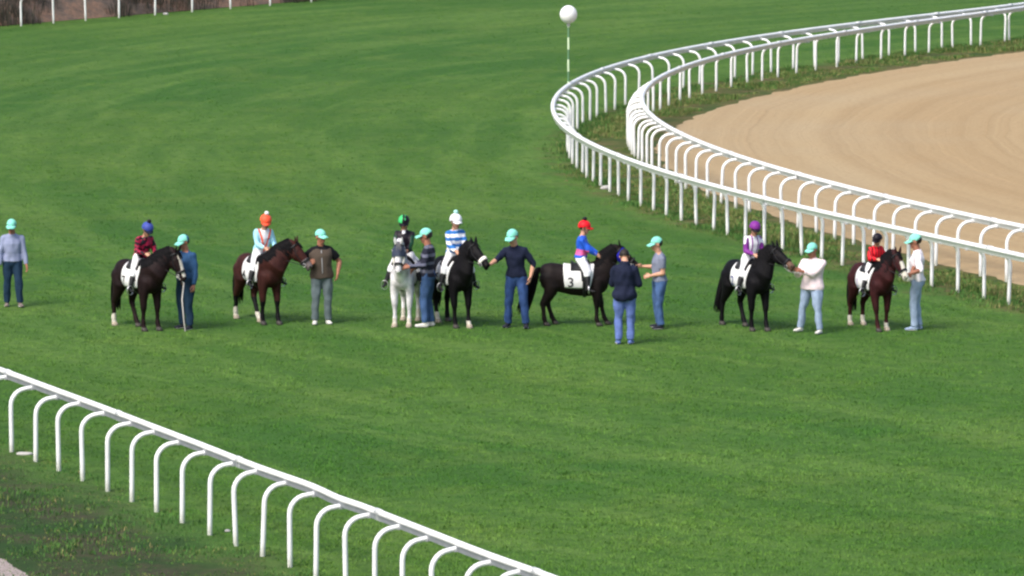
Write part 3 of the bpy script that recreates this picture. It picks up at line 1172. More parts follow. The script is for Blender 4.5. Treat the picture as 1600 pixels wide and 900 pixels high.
    if c.get('belt'):
        bb = MB().band(T(-0.004, 0, 0.556), F, L, S, 0.064 * h * bw + 0.013, 0.094 * h * bw + 0.013, 0.018, 0.006)
        obj('belt', bb, c['belt'], root)
    if c.get('cap'):
        cm = MB().ell(H(-0.001, 0, 0.096), (0.063 * k, 0.053 * k, 0.058 * k), AX, 24, 16, keep=lambda q: q.z > -0.02 + (0.05 if q.x > 0 else -0.10))
        fn = (lambda p: 1 if (p - H(-0.001, 0, 0.096)).dot(HF) < -0.018 * k else 0) if c.get('cap_back') else None
        if fn:
            paint(cm, fn)
        co_ = obj('cap', cm, [c['cap'], c.get('cap_back', c['cap'])], root)
        vm = MB()
        top, bot = [], []
        for i in range(4):
            a_ = 0.045 + 0.072 * i / 3
            row = []
            for j in range(9):
                q = -1 + j / 4
                wv = 0.052 * math.sqrt(max(0.0, 1 - (i / 3.25) ** 2.6)) + 0.001
                row.append(H(a_ - 0.018 * q * q, q * wv, 0.100 - 0.020 * i / 3 - 0.014 * q * q))
            top.append(row)
        rings = [top[i] + [p - HU * 0.005 * k for p in reversed(top[i])] for i in range(4)]
        vm.loft(rings)
        obj('visor', vm, c.get('visor', c['cap']), co_)
    if c.get('helmet'):
        hm = MB().ell(H(0.0, 0, 0.098), (0.078 * k, 0.068 * k, 0.072 * k), AX, 26, 18, keep=lambda q: q.z > -0.12 + (0.18 * q.x if q.x > 0 else 0.28 * q.x))
        if c.get('helmet_fn'):
            paint(hm, lambda p: c['helmet_fn']((p - H(0, 0, 0.098)).dot(HF) / k, (p - H(0, 0, 0.098)).dot(LZ) / k, (p - H(0, 0, 0.098)).dot(HU) / k))
        ho = obj('helmet', hm, c['helmet'], root)
        vm = MB()
        rows = []
        for i in range(4):
            a_ = 0.060 + 0.058 * i / 3
            rows.append([H(a_ - 0.028 * q * q, q * (0.056 * math.sqrt(max(0.0, 1 - (i / 3.2) ** 2.4)) + 0.001), 0.098 - 0.012 * i / 3 - 0.012 * q * q) for q in (-1 + j / 4 for j in range(9))])
        vm.loft([r + [p - HU * 0.007 * k for p in reversed(r)] for r in rows])
        obj('visor', vm, c.get('visor', c['helmet'][0]), ho)
        if c.get('pompom'):
            pm = MB().ell(H(-0.006, 0, 0.184), (0.026 * k, 0.026 * k, 0.024 * k), AX, 14, 10)
            pm.v = [tuple(V(v) + V((noise.noise(V(v) * 60), noise.noise(V(v) * 60 + V((5, 0, 0))), noise.noise(V(v) * 60 + V((0, 7, 0))))) * 0.008) for v in pm.v]
            obj('pompom', pm, c['pompom'], ho)
        for s in (1, -1):
            st = MB().limb([H(0.008, 0.052 * s, 0.085), H(0.016, 0.046 * s, 0.045), H(0.028, 0.022 * s, 0.008), H(0.032, 0, 0.003)], [0.0035 * k], 6)
            obj('chin_strap', st, M_BLACK, ho)
    return root, dict(W=W, arms={s: tuple(W @ q for q in a) for s, a in arms.items()}, legs={s: tuple(W @ q for q in a) for s, a in legs.items()})


def _segd(p, a, b):
    d = b - a
    t = max(0, min(1, (p - a).dot(d) / d.dot(d)))
    return (p - a - d * t).length


# ------------------------------------------------------------------ horses
def coat(name, c, rough=0.62):
    return mat(name, c, rough, 0.40, 6.0, 0.3, 45, 0.14)


M_BLACK = mat('black_leather', (0.012, 0.012, 0.014), 0.5, 0.25, 20, 0.2)
M_BROWNL = mat('brown_leather', (0.045, 0.024, 0.014), 0.5, 0.25, 20, 0.2)
M_STEEL = mat('steel', (0.55, 0.55, 0.56), 0.3, 0.1, 20, 0)
M_STEEL.node_tree.nodes['Principled BSDF'].inputs['Metallic'].default_value = 0.9
M_SOLE = mat('shoe_sole', (0.5, 0.5, 0.48), 0.8, 0.1, 20, 0)
M_HOOF = mat('hoof', (0.05, 0.045, 0.04), 0.6, 0.3, 30, 0.2)
M_HOOFL = mat('pale_hoof', (0.36, 0.31, 0.24), 0.6, 0.2, 30, 0.2)
M_CLOTH_W = mat('white_cloth', (0.72, 0.72, 0.72), 0.85, 0.06, 12, 0.3, 40)
M_NUM = mat('number_black', (0.02, 0.02, 0.025), 0.8, 0.1, 20, 0)
M_SOCK = mat('white_hair', (0.54, 0.51, 0.44), 0.8, 0.15, 12, 0.2)
M_PINK = mat('pink_nose', (0.42, 0.34, 0.31), 0.6, 0.15, 12, 0.1)
M_ROPE = mat('pale_rope', (0.45, 0.43, 0.40), 0.9, 0.2, 60, 0.3)


def horse(px, py, yaw, s, label, cols, neck=(0, 42), head=(0, -55), fl=(0, 0), fr=(0, 0), hl=(0, 0), hr=(0, 0), socks=(), number=None, extra=None, tail=(0, 0, 0), lf=1.0,
          mane_side=-1, number_sides=(-1, 1), seat_x=0.09, cloth=True):
    """local +X is forward, +Y left; s = height at the withers"""
    ex = extra or {}
    loc = P(px, py)
    root = thing('horse', loc, yaw, label, 'horse', 'ponies held in a row on the turf')
    W = Matrix.Translation(loc) @ Matrix.Rotation(yaw, 4, 'Z')
    q = lambda x, y, z: V((x * lf * s, y * s, z * s))
    mb = MB()
    st = [(-0.505, .80, .07, .05), (-0.49, .79, .14, .10), (-0.44, .785, .185, .155), (-0.34, .785, .203, .188), (-0.2, .765, .203, .188), (-.06, .74, .212, .196), (0.08, .73, .218, .198),
          (.2, .738, .226, .184), (.29, .758, .228, .162), (.37, .752, .21, .145), (.435, .735, .165, .125), (.475, .725, .11, .095), (.495, .725, .05, .05)]
    rings = []
    for x, z, hh, hw in st:
        c = q(x, 0, z)
        rings.append([c + V((0, math.sin(a) * hw * s * (1.0 if math.cos(a) < 0 else 0.97), math.cos(a) * hh * s * (ex.get('deep', 1.0) if math.cos(a) < 0 else 1.0))) for a in (2 * math.pi * j / 22 for j in range(22))])
    mb.loft(rings)
    # neck
    ny, npch = R(neck[0]), R(neck[1])
    nd = V((math.cos(npch) * math.cos(ny), math.cos(npch) * math.sin(ny), math.sin(npch)))
    N0 = q(.335, 0, .80)
    nl = 0.50 * s
    upn = (V((0, 0, 1)) - nd * nd.z).normalized()
    fwd0 = V((1, 0, 0))
    base_d = (V((1, 0, 0)) * 0.8 + V((0, 0, .6))).normalized()
    cp = [N0, N0 + base_d * nl * 0.30, N0 + nd * nl * 0.62 + upn * 0.030 * s, N0 + nd * nl]
    cr = [(.130, .225), (.104, .195), (.082, .155), (.064, .112)]
    mb.limb(cp, [(a * s, b * s) for a, b in cr], 18, up=upn)
    poll = cp[-1]
    # head
    hy, hpch = R(head[0]), R(head[1])
    hd = V((math.cos(hpch) * math.cos(hy), math.cos(hpch) * math.sin(hy), math.sin(hpch)))
    sd = V((-math.sin(hy), math.cos(hy), 0))
    hn = hd.cross(sd)
    if hn.z > 0 or abs(hpch) > R(80):
        pass
    hn = sd.cross(hd) * -1                     # throat side
    if hn.dot(V((0, 0, -1))) + hn.dot(-V((math.cos(hy), math.sin(hy), 0))) < 0:
        hn = -hn
    hst = [(-.03, .0, .060, .050), (.02, .005, .082, .062), (.09, .022, .104, .070), (.16, .026, .102, .068), (.235, .012, .078, .053), (.31, .004, .060, .044), (.375, .004, .057, .046), (.415, .006, .046, .038)]
    hs_ = s * 1.0
    H0 = poll + hd * 0.01 * s

    def HP(t, b, n):
        return H0 + hd * (t * hs_) + sd * (b * hs_) + hn * (n * hs_)
    rings = []
    for t, o, dp, wd in hst:
        c = HP(t, 0, o)
        rings.append([c + sd * (wd * hs_ * math.cos(a)) + hn * (dp * hs_ * math.sin(a)) for a in (2 * math.pi * j / 18 for j in range(18))])
    mb.loft(rings)
    mb.ell(HP(.395, 0, .045), (.040 * hs_, .034 * hs_, .022 * hs_), (hd, sd, hn))       # lower lip
    for b in (1, -1):
        mb.ell(HP(.12, .045 * b, .035), (.075 * hs_, .030 * hs_, .075 * hs_), (hd, sd, hn))   # cheek
        mb.ell(HP(.085, .050 * b, -.030), (.030 * hs_, .018 * hs_, .020 * hs_), (hd, sd, hn))  # brow
    # legs
    ank = {}
    LEG = {'fl': (1, fl), 'fr': (-1, fr), 'hl': (1, hl), 'hr': (-1, hr)}
    feet = {}
    for nme, (sg, (dx, dy)) in LEG.items():
        if nme[0] == 'f':
            pts = [(.335, .075, .72, .110, .085), (.312, .108, .57, .086, .064), (.318, .112, .45, .058, .050), (.325, .108, .325, .044, .040), (.322, .106, .27, .030, .029), (.32, .105, .17, .029, .026), (.322, .104, .11, .036, .033),
                   (.338, .104, .062, .030, .029), (.346, .104, .04, .038, .036)]
            top = .56
        else:
            pts = [(-.37, .085, .76, .150, .105), (-.325, .115, .61, .120, .088), (-.37, .115, .49, .078, .060), (-.435, .108, .385, .052, .042), (-.452, .105, .345, .046, .038), (-.442, .104, .27, .033, .030), (-.43, .103, .17, .031, .028),
                   (-.425, .102, .115, .038, .034), (-.408, .102, .062, .031, .030), (-.40, .102, .04, .040, .037)]
            top = .60
        P3, rr = [], []
        for x, y, z, ra, rb in pts:
            k = max(0.0, 1 - z / top)
            p = q(x, y * sg, z)
            p.x += dx * k * s
            p.y += dy * k * s
            P3.append(p)
            rr.append((rb * s * 1.12, ra * s * 1.12))
        mb.limb(P3, rr, 14, up=(1, 0, 0.001))
        feet[nme] = (P3[-2], P3[-1])
        ank[nme] = P3
    mb = fuse(mb, 0.0125 * s, 5)
    # painted coat: 0 coat, 1 white, 2 hoof, 3 eye, 4 muzzle, 5 dark points, 6 pale hoof
    sock_h = ex.get('sock_h', .155)

    def coat_fn(p):
        z = p.z / s
        if z < .34:
            near = min(ank, key=lambda n: min((V((p.x, p.y, 0)) - V((w.x, w.y, 0))).length for w in ank[n][-4:]))
            if near in socks and z < sock_h + 0.03 * math.sin(9 * p.x):
                return 1
            if ex.get('points'):
                return 5
        r = p - H0
        t, b, n = r.dot(hd) / hs_, r.dot(sd) / hs_, r.dot(hn) / hs_
        if abs(b) < .09 and abs(n) < .14 and -.02 < t < .5:
            bl = ex.get('blaze')
            if bl and n < bl[3] and abs(b) < bl[0] * (1.0 if t > .05 else .7) and bl[1] < t < bl[2]:
                return 1
            if ex.get('muzzle') and t > ex['muzzle']:
                return 4
            if ex.get('dark_face') and .0 < t < .24 and n < .02 and abs(b) < .05:
                return 5
        return 0
    paint(mb, coat_fn)
    for nme, (pa, pb) in feet.items():
        d = V((0.55, 0, -1)).normalized()
        ctr = V((pb.x + .012 * s, pb.y, 0))
        rr_ = []
        for z, r0, sh_ in ((.055, .036, -.012), (.03, .043, 0.0), (0.0, .051, .014)):
            rr_.append([V((ctr.x + sh_ * s + r0 * 1.12 * s * math.cos(a), ctr.y + r0 * s * math.sin(a), z * s)) for a in (2 * math.pi * j / 14 for j in range(14))])
        mb.loft(rr_, 6 if nme in socks else 2)
    for b in (1, -1):
        mb.ell(HP(.098, .0605 * b, -.012), (.017 * hs_, .010 * hs_, .014 * hs_), (hd, sd, hn), 10, 7, mi=3)
        mb.ell(HP(.392, .034 * b, -.018), (.013 * hs_, .010 * hs_, .017 * hs_), (hd, sd, hn), 8, 6, mi=3)
    body = obj('body', mb, [cols['coat'], M_SOCK, M_HOOF, M_EYED, cols.get('muzzle', cols['coat']), cols.get('points', M_BLACK), M_HOOFL], root)
    bvh = BVHTree.FromPolygons([V(v) for v in mb.v], mb.f)
    # ears
    for b in (1, -1):
        e0 = HP(-.005, .036 * b, -.062)
        ed = (-hd * 0.75 - hn * 0.62 + sd * 0.16 * b).normalized()
        em = MB().limb([e0 - ed * .02 * s, e0 + ed * .035 * s, e0 + ed * .075 * s, e0 + ed * .108 * s], [(.022 * s, .016 * s), (.026 * s, .015 * s), (.018 * s, .010 * s), (.004 * s, .003 * s)], 10, up=hn)
        obj('ear', em, cols.get('ear', cols['coat']), root)
    # mane
    mm = MB()
    rnd = random.Random(int(px))
    crest = []
    for i in range(46):
        t = i / 45
        tt = t * 3
        k = min(2, int(tt))
        c = cp[k].lerp(cp[k + 1], tt - k)
        b_ = (cr[k][1] * (1 - (tt - k)) + cr[k + 1][1] * (tt - k)) * s
        crest.append((c + upn * b_ * 0.96, c, t))
    ns = upn.cross(nd).normalized() * (1 if mane_side > 0 else -1)
    if ns.y * mane_side < 0:
        ns = -ns
    for c, ctr, t in crest:
        for r_ in range(4):
            ln = (0.15 + 0.06 * rnd.random()) * s * (0.8 + 0.4 * math.sin(t * 3))
            p0 = c + nd * rnd.uniform(-.012, .012) * s
            w_ = (.09 - .03 * t) * s
            sidew = ns * (w_ * rnd.uniform(0.75, 1.0)) * (1 if rnd.random() > .12 else -.8)
            p1 = p0 + upn * .018 * s + sidew * 0.45
            p2 = p0 + sidew * 1.0 - upn * ln * 0.40
            p3 = p0 + sidew * (1.12 + .1 * rnd.random()) - upn * ln + nd * rnd.uniform(-.03, .02) * s
            mm.limb([p0 - upn * .015 * s, p1, p2, p3], [.014 * s, .018 * s, .015 * s, .004 * s], 6)
    for r_ in range(9):                        # forelock
        b = rnd.uniform(-.03, .03)
        mm.limb([HP(-.03, b * .5, -.070), HP(.02, b, -.088), HP(.09 + .03 * rnd.random(), b * 1.5, -.088)], [.008 * s, .010 * s, .003 * s], 6)
    obj('mane', mm, cols.get('mane', M_BLACK), root)
    # tail
    tm = MB()
    tb = q(-.497, 0, .90)
    tw, tside, tlen = tail
    for i in range(64):
        a, r0 = rnd.uniform(0, 6.28), math.sqrt(rnd.random())
        jx, jy = r0 * math.cos(a), r0 * math.sin(a)
        ln = (0.66 + tlen + 0.14 * rnd.random()) * s
        pts = []
        for k_ in range(6):
            u = k_ / 5
            wd = (.022 + .075 * math.sin(min(1, u * 1.15) * math.pi * .62)) * s
            pts.append(tb + V((-(.035 + .10 * math.sin(u * 1.9) + tw * u * u) * s + jx * wd, jy * wd * .8 + tside * u * u * s, -ln * u * (0.35 + 0.65 * u) if u < .3 else -ln * (u * 1.02 - .14))))
        tm.limb(pts, [.014 * s, .015 * s, .015 * s, .013 * s, .010 * s, .003 * s], 6)
    obj('tail', tm, cols.get('tail', cols.get('mane', M_BLACK)), root)
    # bridle
    br_m = ex.get('bridle', M_BLACK)

    def station(t):
        for a, b in zip(hst[:-1], hst[1:]):
            if a[0] <= t <= b[0]:
                k = (t - a[0]) / (b[0] - a[0])
                return [a[i] + (b[i] - a[i]) * k for i in range(4)]
        return hst[-1]

    def ring_at(t, half, th=.006, grow=.010):
        _, o, dp, wd = station(t)
        return MB().band(HP(t, 0, o), sd, hn, hd, (wd + grow) * hs_, (dp + grow) * hs_, half * s, th * s)
    bl = ring_at(.012, .012)
    for b in (1, -1):
        bl.limb([HP(.02, .073 * b, -.02), HP(.12, .082 * b, .02), HP(.22, .066 * b, .03), HP(.315, .055 * b, .035)], [(.006 * s, .004 * s)], 6)
    bridle = obj('bridle', bl, br_m, root)
    obj('noseband', ring_at(.285, .016 if not ex.get('noseband') else .028, .008, .008), ex.get('noseband', br_m), bridle)
    for b in (1, -1):
        rg = MB().band(HP(.325, .058 * b, .035), hd, hn, sd, .022 * s, .022 * s, .004 * s, .006 * s, 12)
        obj('bit_ring', rg, M_STEEL, bridle)
    if ex.get('browband'):
        obj('browband', ring_at(.035, .016, .008, .013), ex['browband'], bridle)
    if ex.get('hood'):
        t0, t1 = ex.get('hood_span', (.015, .23))
        hm = MB()
        rings = []
        for i in range(9):
            t = t0 + (t1 - t0) * i / 8
            _, o, dp, wd = station(t)
            c = HP(t, 0, o)
            g_ = .013
            rings.append([c + sd * ((wd + g_ + (.022 if .04 < t < .2 and abs(math.sin(a)) < .6 else 0)) * hs_ * math.cos(a)) + hn * ((dp + g_) * hs_ * math.sin(a)) for a in (2 * math.pi * j / 24 for j in range(24))])
        hm.loft(rings, caps=False)
        obj('hood', hm, ex['hood'], bridle)
    if ex.get('cheek'):
        for b in (1, -1):
            ck = MB().limb([HP(.08, .085 * b, -.02), HP(.17, .082 * b, .0), HP(.27, .066 * b, .01)], [.014 * s], 8)
            obj('cheek_pad', ck, ex['cheek'], bridle)
    bit = {b: HP(.325, .066 * b, .04) for b in (1, -1)}
    # saddle cloth: draped over the back from the body's own surface
    axis = lambda x: q(x, 0, .745)

    def surf(x, phi, off):
        d = V((0, math.sin(phi), math.cos(phi)))
        o = axis(x)
        h_ = bvh.ray_cast(o + d * 1.2 * s, -d, 1.2 * s)
        rr = (h_[0] - o).length if h_[0] is not None else .2 * s
        return o + d * (rr + off)

    def drape(x0, x1, ph0, ph1, off, th, nx=18, np_=40, shape=None, prof=None):
        A, B = [], []
        for i in range(nx + 1):
            for j in range(np_ + 1):
                u, v = i / nx, j / np_
                ph = ph0 + (ph1 - ph0) * v
                x = x0 + (x1 - x0) * u
                if shape:
                    x = shape(u, abs(ph), x)
                o = prof(u, ph) if prof else 0
                A.append(surf(x, ph, off))
                B.append(surf(x, ph, off + th + o))
        m = MB()
        n1 = np_ + 1
        m.v = [tuple(p) for p in A + B]
        o = len(A)
        for i in range(nx):
            for j in range(np_):
                a, b, c, d = i * n1 + j, (i + 1) * n1 + j, (i + 1) * n1 + j + 1, i * n1 + j + 1
                m.f += [(a, d, c, b), (o + a, o + b, o + c, o + d)]
        for i in range(nx):
            for j in (0, np_):
                a, b = i * n1 + j, (i + 1) * n1 + j
                m.f.append((a, b, o + b, o + a) if j == 0 else (b, a, o + a, o + b))
        for j in range(np_):
            for i in (0, nx):
                a, b = i * n1 + j, i * n1 + j + 1
                m.f.append((b, a, o + a, o + b) if i == 0 else (a, b, o + b, o + a))
        m.m = [0] * len(m.f)
        return m
    if cloth:
        cb = drape(-.165, .285, R(-128), R(128), .006, .012, shape=lambda u, ph, x: x + (.02 - .06 * u) * (ph / 1.9) ** 2)
        sc = obj('saddle_cloth', cb, ex.get('cloth', M_CLOTH_W), root)
        cbvh = BVHTree.FromPolygons([V(v) for v in cb.v], cb.f)
        if number:
            cu = bpy.data.curves.new('number', 'FONT')
            cu.body = number
            cu.size = ex.get('num_size', 0.19) * s
            cu.align_x, cu.align_y = 'CENTER', 'CENTER'
            cu.offset = 0.004
            to = bpy.data.objects.new('number', cu)
            COL.objects.link(to)
            dg = bpy.context.evaluated_depsgraph_get()
            tme = bpy.data.meshes.new_from_object(to.evaluated_get(dg))
            bpy.data.objects.remove(to)
            import bmesh
            bm = bmesh.new()
            bm.from_mesh(tme)
            bmesh.ops.triangulate(bm, faces=bm.faces[:])
            bmesh.ops.subdivide_edges(bm, edges=bm.edges[:], cuts=2)
            tv = [v.co.copy() for v in bm.verts]
            bm.verts.index_update()
            tf = [tuple(v.index for v in f.verts) for f in bm.faces]
            bm.free()
            bpy.data.meshes.remove(tme)
            nx_, nz_ = ex.get('num_at', (-.082, .70))
            for sg in number_sides:
                m = MB()
                for v in tv:
                    x = nx_ * lf * s + (v.x if sg < 0 else -v.x)
                    z = nz_ * s + v.y
                    h_ = cbvh.ray_cast(V((x, 2.0 * sg, z)), V((0, -sg, 0)))
                    y = (h_[0].y if h_[0] is not None else .2 * s * sg) + .004 * sg
                    m.v.append((x, y, z))
                m.f = [f if sg < 0 else tuple(reversed(f)) for f in tf]
                m.m = [0] * len(m.f)
                obj('number', m, ex.get('num_mat', M_NUM), sc, smooth=False)
    sad = drape(-.06, .20, R(-50), R(50), .020, .010, 18, 24, shape=lambda u, ph, x: x + .03 * ph * (1 if u > .5 else .2),
                prof=lambda u, ph: (.045 * max(0, .22 - u) * 4.5 * .9 + .045 * max(0, u - .82) * 5) * s * max(0, math.cos(ph * 1.5)) + .012 * s)
    so = obj('saddle', sad, cols.get('saddle', M_BLACK), root)
    fl_ = drape(.06, .18, R(-96), R(96), .021, .008, 8, 30, shape=lambda u, ph, x: x + .03 * ph)
    obj('saddle_flap', fl_, cols.get('saddle', M_BLACK), so)
    gm = drape(.12, .165, R(-176), R(176), .010, .012, 3, 48)
    obj('girth', gm, M_BLACK, so)
    stirrup = {}
    for b in (1, -1):
        top = surf(seat_x + .09, R(62) * b, .035)
        fo = V(ex.get('foot', (.215 * lf, .275, .56))) * s
        fo = V((fo.x, fo.y * b, fo.z))
        stirrup[b] = W @ fo
        lm = MB().limb([top, top.lerp(fo, .5) + V((0, .015 * b * s, 0)), fo + V((0, 0, .10 * s))], [(.010 * s, .004 * s)], 8)
        lea = obj('stirrup_leather', lm, M_BLACK, so)
        im = MB().band(fo + V((0, 0, .035 * s)), V((0, 1, 0)), V((0, 0, 1)), V((1, 0, 0)), .048 * s, .062 * s, .012 * s, .007 * s, 18)
        obj('stirrup_iron', im, M_STEEL, lea)
    seat = W @ (surf(seat_x, 0, .04 * s))
    info = dict(root=root, W=W, bit={b: W @ p for b, p in bit.items()}, seat=seat, stirrup=stirrup, yaw=yaw, s=s, lf=lf,
                withers=W @ q(.36, 0, 1.02), HP=lambda t, b, n: W @ HP(t, b, n), bridle=bridle, crest=lambda i: W @ crest[i][0])
    return info


def line(name, pts, r, m, parent_info=None, parent=None):
    """a strap or rope through world points, parented to the horse"""
    WI = parent_info['W'].inverted()
    mb = MB().limb([WI @ V(p) for p in pts], [r], 6)
    return obj(name, mb, m, parent_info['root'])


def rider(hi, h, label, clothes, head=(0, 0), lean=(R(6), 0), hands=None, hs=1.14, twist=0.0, hair=None, up=0.0, build=1.06, fwd=0.0):
    W = hi['W']
    seat = hi['seat'] + V((0, 0, up))
    base = V((seat.x, seat.y, seat.z))
    yaw = hi['yaw']
    RW = Matrix.Translation(base) @ Matrix.Rotation(yaw, 4, 'Z')
    RI = RW.inverted()
    s = hi['s']
    feet = []
    for b in (1, -1):
        f = RI @ hi['stirrup'][b]
        feet.append((f.x - 0.02, f.y, f.z + 0.045 * h))
    hd = hands or (W @ V((.37 * hi['lf'] * s, .07 * s, 1.07 * s)), W @ V((.37 * hi['lf'] * s, -.07 * s, 1.07 * s)))
    kn = (V((1.0, .75, .45)), V((1.0, -.75, .45)))
    pr, inf = person(base, yaw, h, label, 'jockeys on the ponies', clothes, feet=feet, hands=hd, head=head, lean=lean, pelvis=(fwd, 0, 0.062 * h + 0.012), hs=hs, ride=True, knee=kn,
                     elbow=((-.5, .6, -.7), (-.5, -.6, -.7)), curl=(1.0, 1.0), build=build, twist=twist, hair=hair, toe=(8, -8))
    for b in (1, -1):
        w = inf['arms'][b][2]
        fd = (inf['arms'][b][2] - inf['arms'][b][1]).normalized()
        hand = w + fd * .03
        mid = hand.lerp(hi['bit'][b], .5) + V((0, 0, -.05))
        line('rein', [hand, mid, hi['bit'][b]], .007, M_BLACK, hi)
    return pr


def cloth(name, r, g, b, var=0.12, k=1.0, rough=0.85):
    c = srgb(r, g, b)
    return mat(name, tuple(x * k for x in c), rough, var, 10, 0.35, 45, 0.2, 0.0)


TURQ = cloth('turquoise_cap', 146, 232, 212, .10, 0.85, .9)
TURQB = cloth('blue_cap_back', 40, 90, 130)
WHITE_B = cloth('white_breeches', 232, 232, 236, .05)
NAVY = cloth('navy_wool', 26, 32, 54)
BLUE_S = cloth('blue_sweater', 42, 74, 112)
DKTEAL = cloth('dark_teal_trousers', 30, 52, 74)
DENIM_D = cloth('dark_denim', 46, 70, 116, .25)
DENIM = cloth('mid_denim', 66, 92, 134, .2)
DENIM_L = cloth('light_denim', 146, 164, 190, .18)
DENIM_M = cloth('pale_blue_denim', 96, 116, 176, .15)
GREY_T = cloth('grey_trousers', 92, 104, 108)
VESTM = cloth('olive_brown_vest', 78, 68, 60)
BLACKC = cloth('black_cloth', 22, 22, 26)
LAV = cloth('lavender_shirt', 138, 146, 176, .08)
GREYTEE = cloth('grey_tee', 122, 128, 148, .08)
WHITES = cloth('white_shirt', 228, 222, 228, .04)
PINKW = cloth('pinkish_white_shirt', 232, 214, 218, .04)
SHOE_W = cloth('white_shoe', 214, 212, 206, .05)
SHOE_D = cloth('dark_shoe', 40, 42, 52)
SHOE_B = cloth('tan_shoe', 120, 110, 104)
STRIPE_L = cloth('sweater_grey', 96, 98, 116)
STRIPE_D = cloth('sweater_dark', 34, 36, 50)
RED = cloth('red_silk', 214, 26, 40, .06, 1, .5)
DKRED = cloth('dark_red_silk', 158, 30, 66, .1, 1, .5)
BLK_S = cloth('black_silk', 26, 20, 30, .1, 1, .45)
LBLUE = cloth('light_blue_silk', 160, 214, 232, .05, 1, .5)
ORANGE = cloth('orange_silk', 240, 92, 62, .05, 1, .5)
ROYAL = cloth('royal_blue_silk', 40, 92, 206, .06, 1, .5)
SKYB = cloth('hoop_blue_silk', 44, 112, 186, .06, 1, .5)
WSILK = cloth('white_silk', 234, 234, 240, .03, 1, .5)
PURPLE = cloth('purple_silk', 122, 46, 138, .08, 1, .5)
DKGREEN = cloth('dark_green_silk', 22, 62, 44, .1, 1, .5)
GREEN = cloth('bright_green_silk', 66, 190, 110, .06, 1, .5)
BLUE_H = cloth('blue_helmet', 62, 76, 156, .08, 1, .5)
PINKS = cloth('pink_silk', 214, 92, 150, .06, 1, .5)

C_BLACK = coat('black_coat', (0.004, 0.0035, 0.005))
C_DKBAY = coat('dark_bay_coat', (0.012, 0.0055, 0.006))
C_BAY = coat('bay_coat', (0.038, 0.0115, 0.0095))
C_DKBR = coat('dark_brown_coat', (0.010, 0.0065, 0.0065))
C_GREY = coat('white_coat', (0.70, 0.68, 0.70), .7)
C_BAYR = coat('red_bay_coat', (0.034, 0.0085, 0.0095))
C_GREYN = coat('grey_nose', (0.16, 0.13, 0.13))
C_BRN = coat('brown_nose', (0.12, 0.07, 0.05))
MANE_B = mat('black_mane', (0.0035, 0.003, 0.004), 0.7, .4, 30, 0, 60, 0.12)
MANE_G = mat('grey_mane', (0.10, 0.10, 0.11), 0.6, .4, 30, 0)
BLUE_HD = cloth('blue_hood', 34, 34, 150, .1, 1, .6)
DK_HD = cloth('slate_hood', 58, 66, 84, .1, 1, .6)
PADW = cloth('sheepskin', 226, 222, 214, .08)
IVORY = cloth('ivory', 236, 234, 214, .05)

# 1: dark pony with white blaze
h1 = horse(217, 513, R(-54), 1.25, 'dark brown pony with a white blaze and one white hind sock', dict(coat=C_DKBAY, mane=MANE_B), neck=(34, 43), head=(24, -66), hr=(-.12, 0.0), hl=(.22, 0.0), fr=(-.04, 0), fl=(.03, 0), socks=('hr',), number='7',
           extra=dict(blaze=(.036, .02, .37, .02)))
rider(h1, 1.28, 'jockey in dark red and black silks with a blue helmet', dict(shirt=[DKRED, BLK_S], shirt_fn=lambda q, a: 1 if noise.noise(V((q[0] * 22, q[1] * 22, q[2] * 22))) > .0 else 0, trousers=WHITE_B, shoes=M_BLACK, helmet=[BLUE_H], visor=NAVY, pompom=BLK_S), head=(R(-8), R(6)), lean=(R(20), 0))
# 2: bay pony
h2 = horse(405, 503, R(-58), 1.25, 'bay pony with a grey nose and two white hind socks', dict(coat=C_BAY, mane=MANE_B, muzzle=C_GREYN, points=C_BLACK), neck=(48, 47), head=(42, -50), hr=(-.16, .02), hl=(.42, -.10), fl=(.06, 0), fr=(-.05, 0), socks=('hr', 'hl'), number='4',
           extra=dict(points=True, muzzle=.26, sock_h=.165))
rider(h2, 1.32, 'jockey in pale blue and orange silks with an orange helmet', dict(shirt=[LBLUE, WSILK, ORANGE], shirt_fn=lambda q, a: 0 if abs(q[1]) > .085 and a < .045 else (2 if abs(abs(q[1]) - (.012 + (q[2] - .60) * .30)) < .014 and q[0] > -.02 else (1 if abs(q[1]) < .06 else 0)), trousers=WHITE_B, shoes=M_BLACK, helmet=[ORANGE], visor=ORANGE, pompom=WSILK), head=(R(-12), R(8)), lean=(R(14), 0), twist=R(-10))
# 3: white pony facing us
h3 = horse(634, 506, R(-98), 1.25, 'white pony facing the camera with a dark grey face hood', dict(coat=C_GREY, mane=MANE_G, tail=MANE_B, muzzle=C_GREY, ear=C_GREY), neck=(0, 60), head=(3, -72), fl=(0, .0), fr=(.02, 0), hl=(0, .02), hr=(0, 0), socks=('fl', 'fr', 'hl', 'hr'), number='6',
           extra=dict(hood=DK_HD, cheek=PADW, muzzle=.24, hood_span=(.02, .18)), tail=(0, .18, 0))
rider(h3, 1.30, 'jockey in black and dark green silks with a green and black helmet', dict(shirt=[DKGREEN, BLK_S, WSILK], shirt_fn=lambda q, a: 2 if q[2] > .80 and abs(q[1]) < .02 and q[0] > 0 else (1 if abs(q[1]) < .095 or q[2] > .77 else 0), trousers=WHITE_B, shoes=M_BLACK, helmet=[GREEN, BLK_S], helmet_fn=lambda a, b, c: 1 if abs(b) < .014 or b > .02 else 0, visor=BLK_S, pompom=None), head=(R(4), R(16)), lean=(R(2), 0))
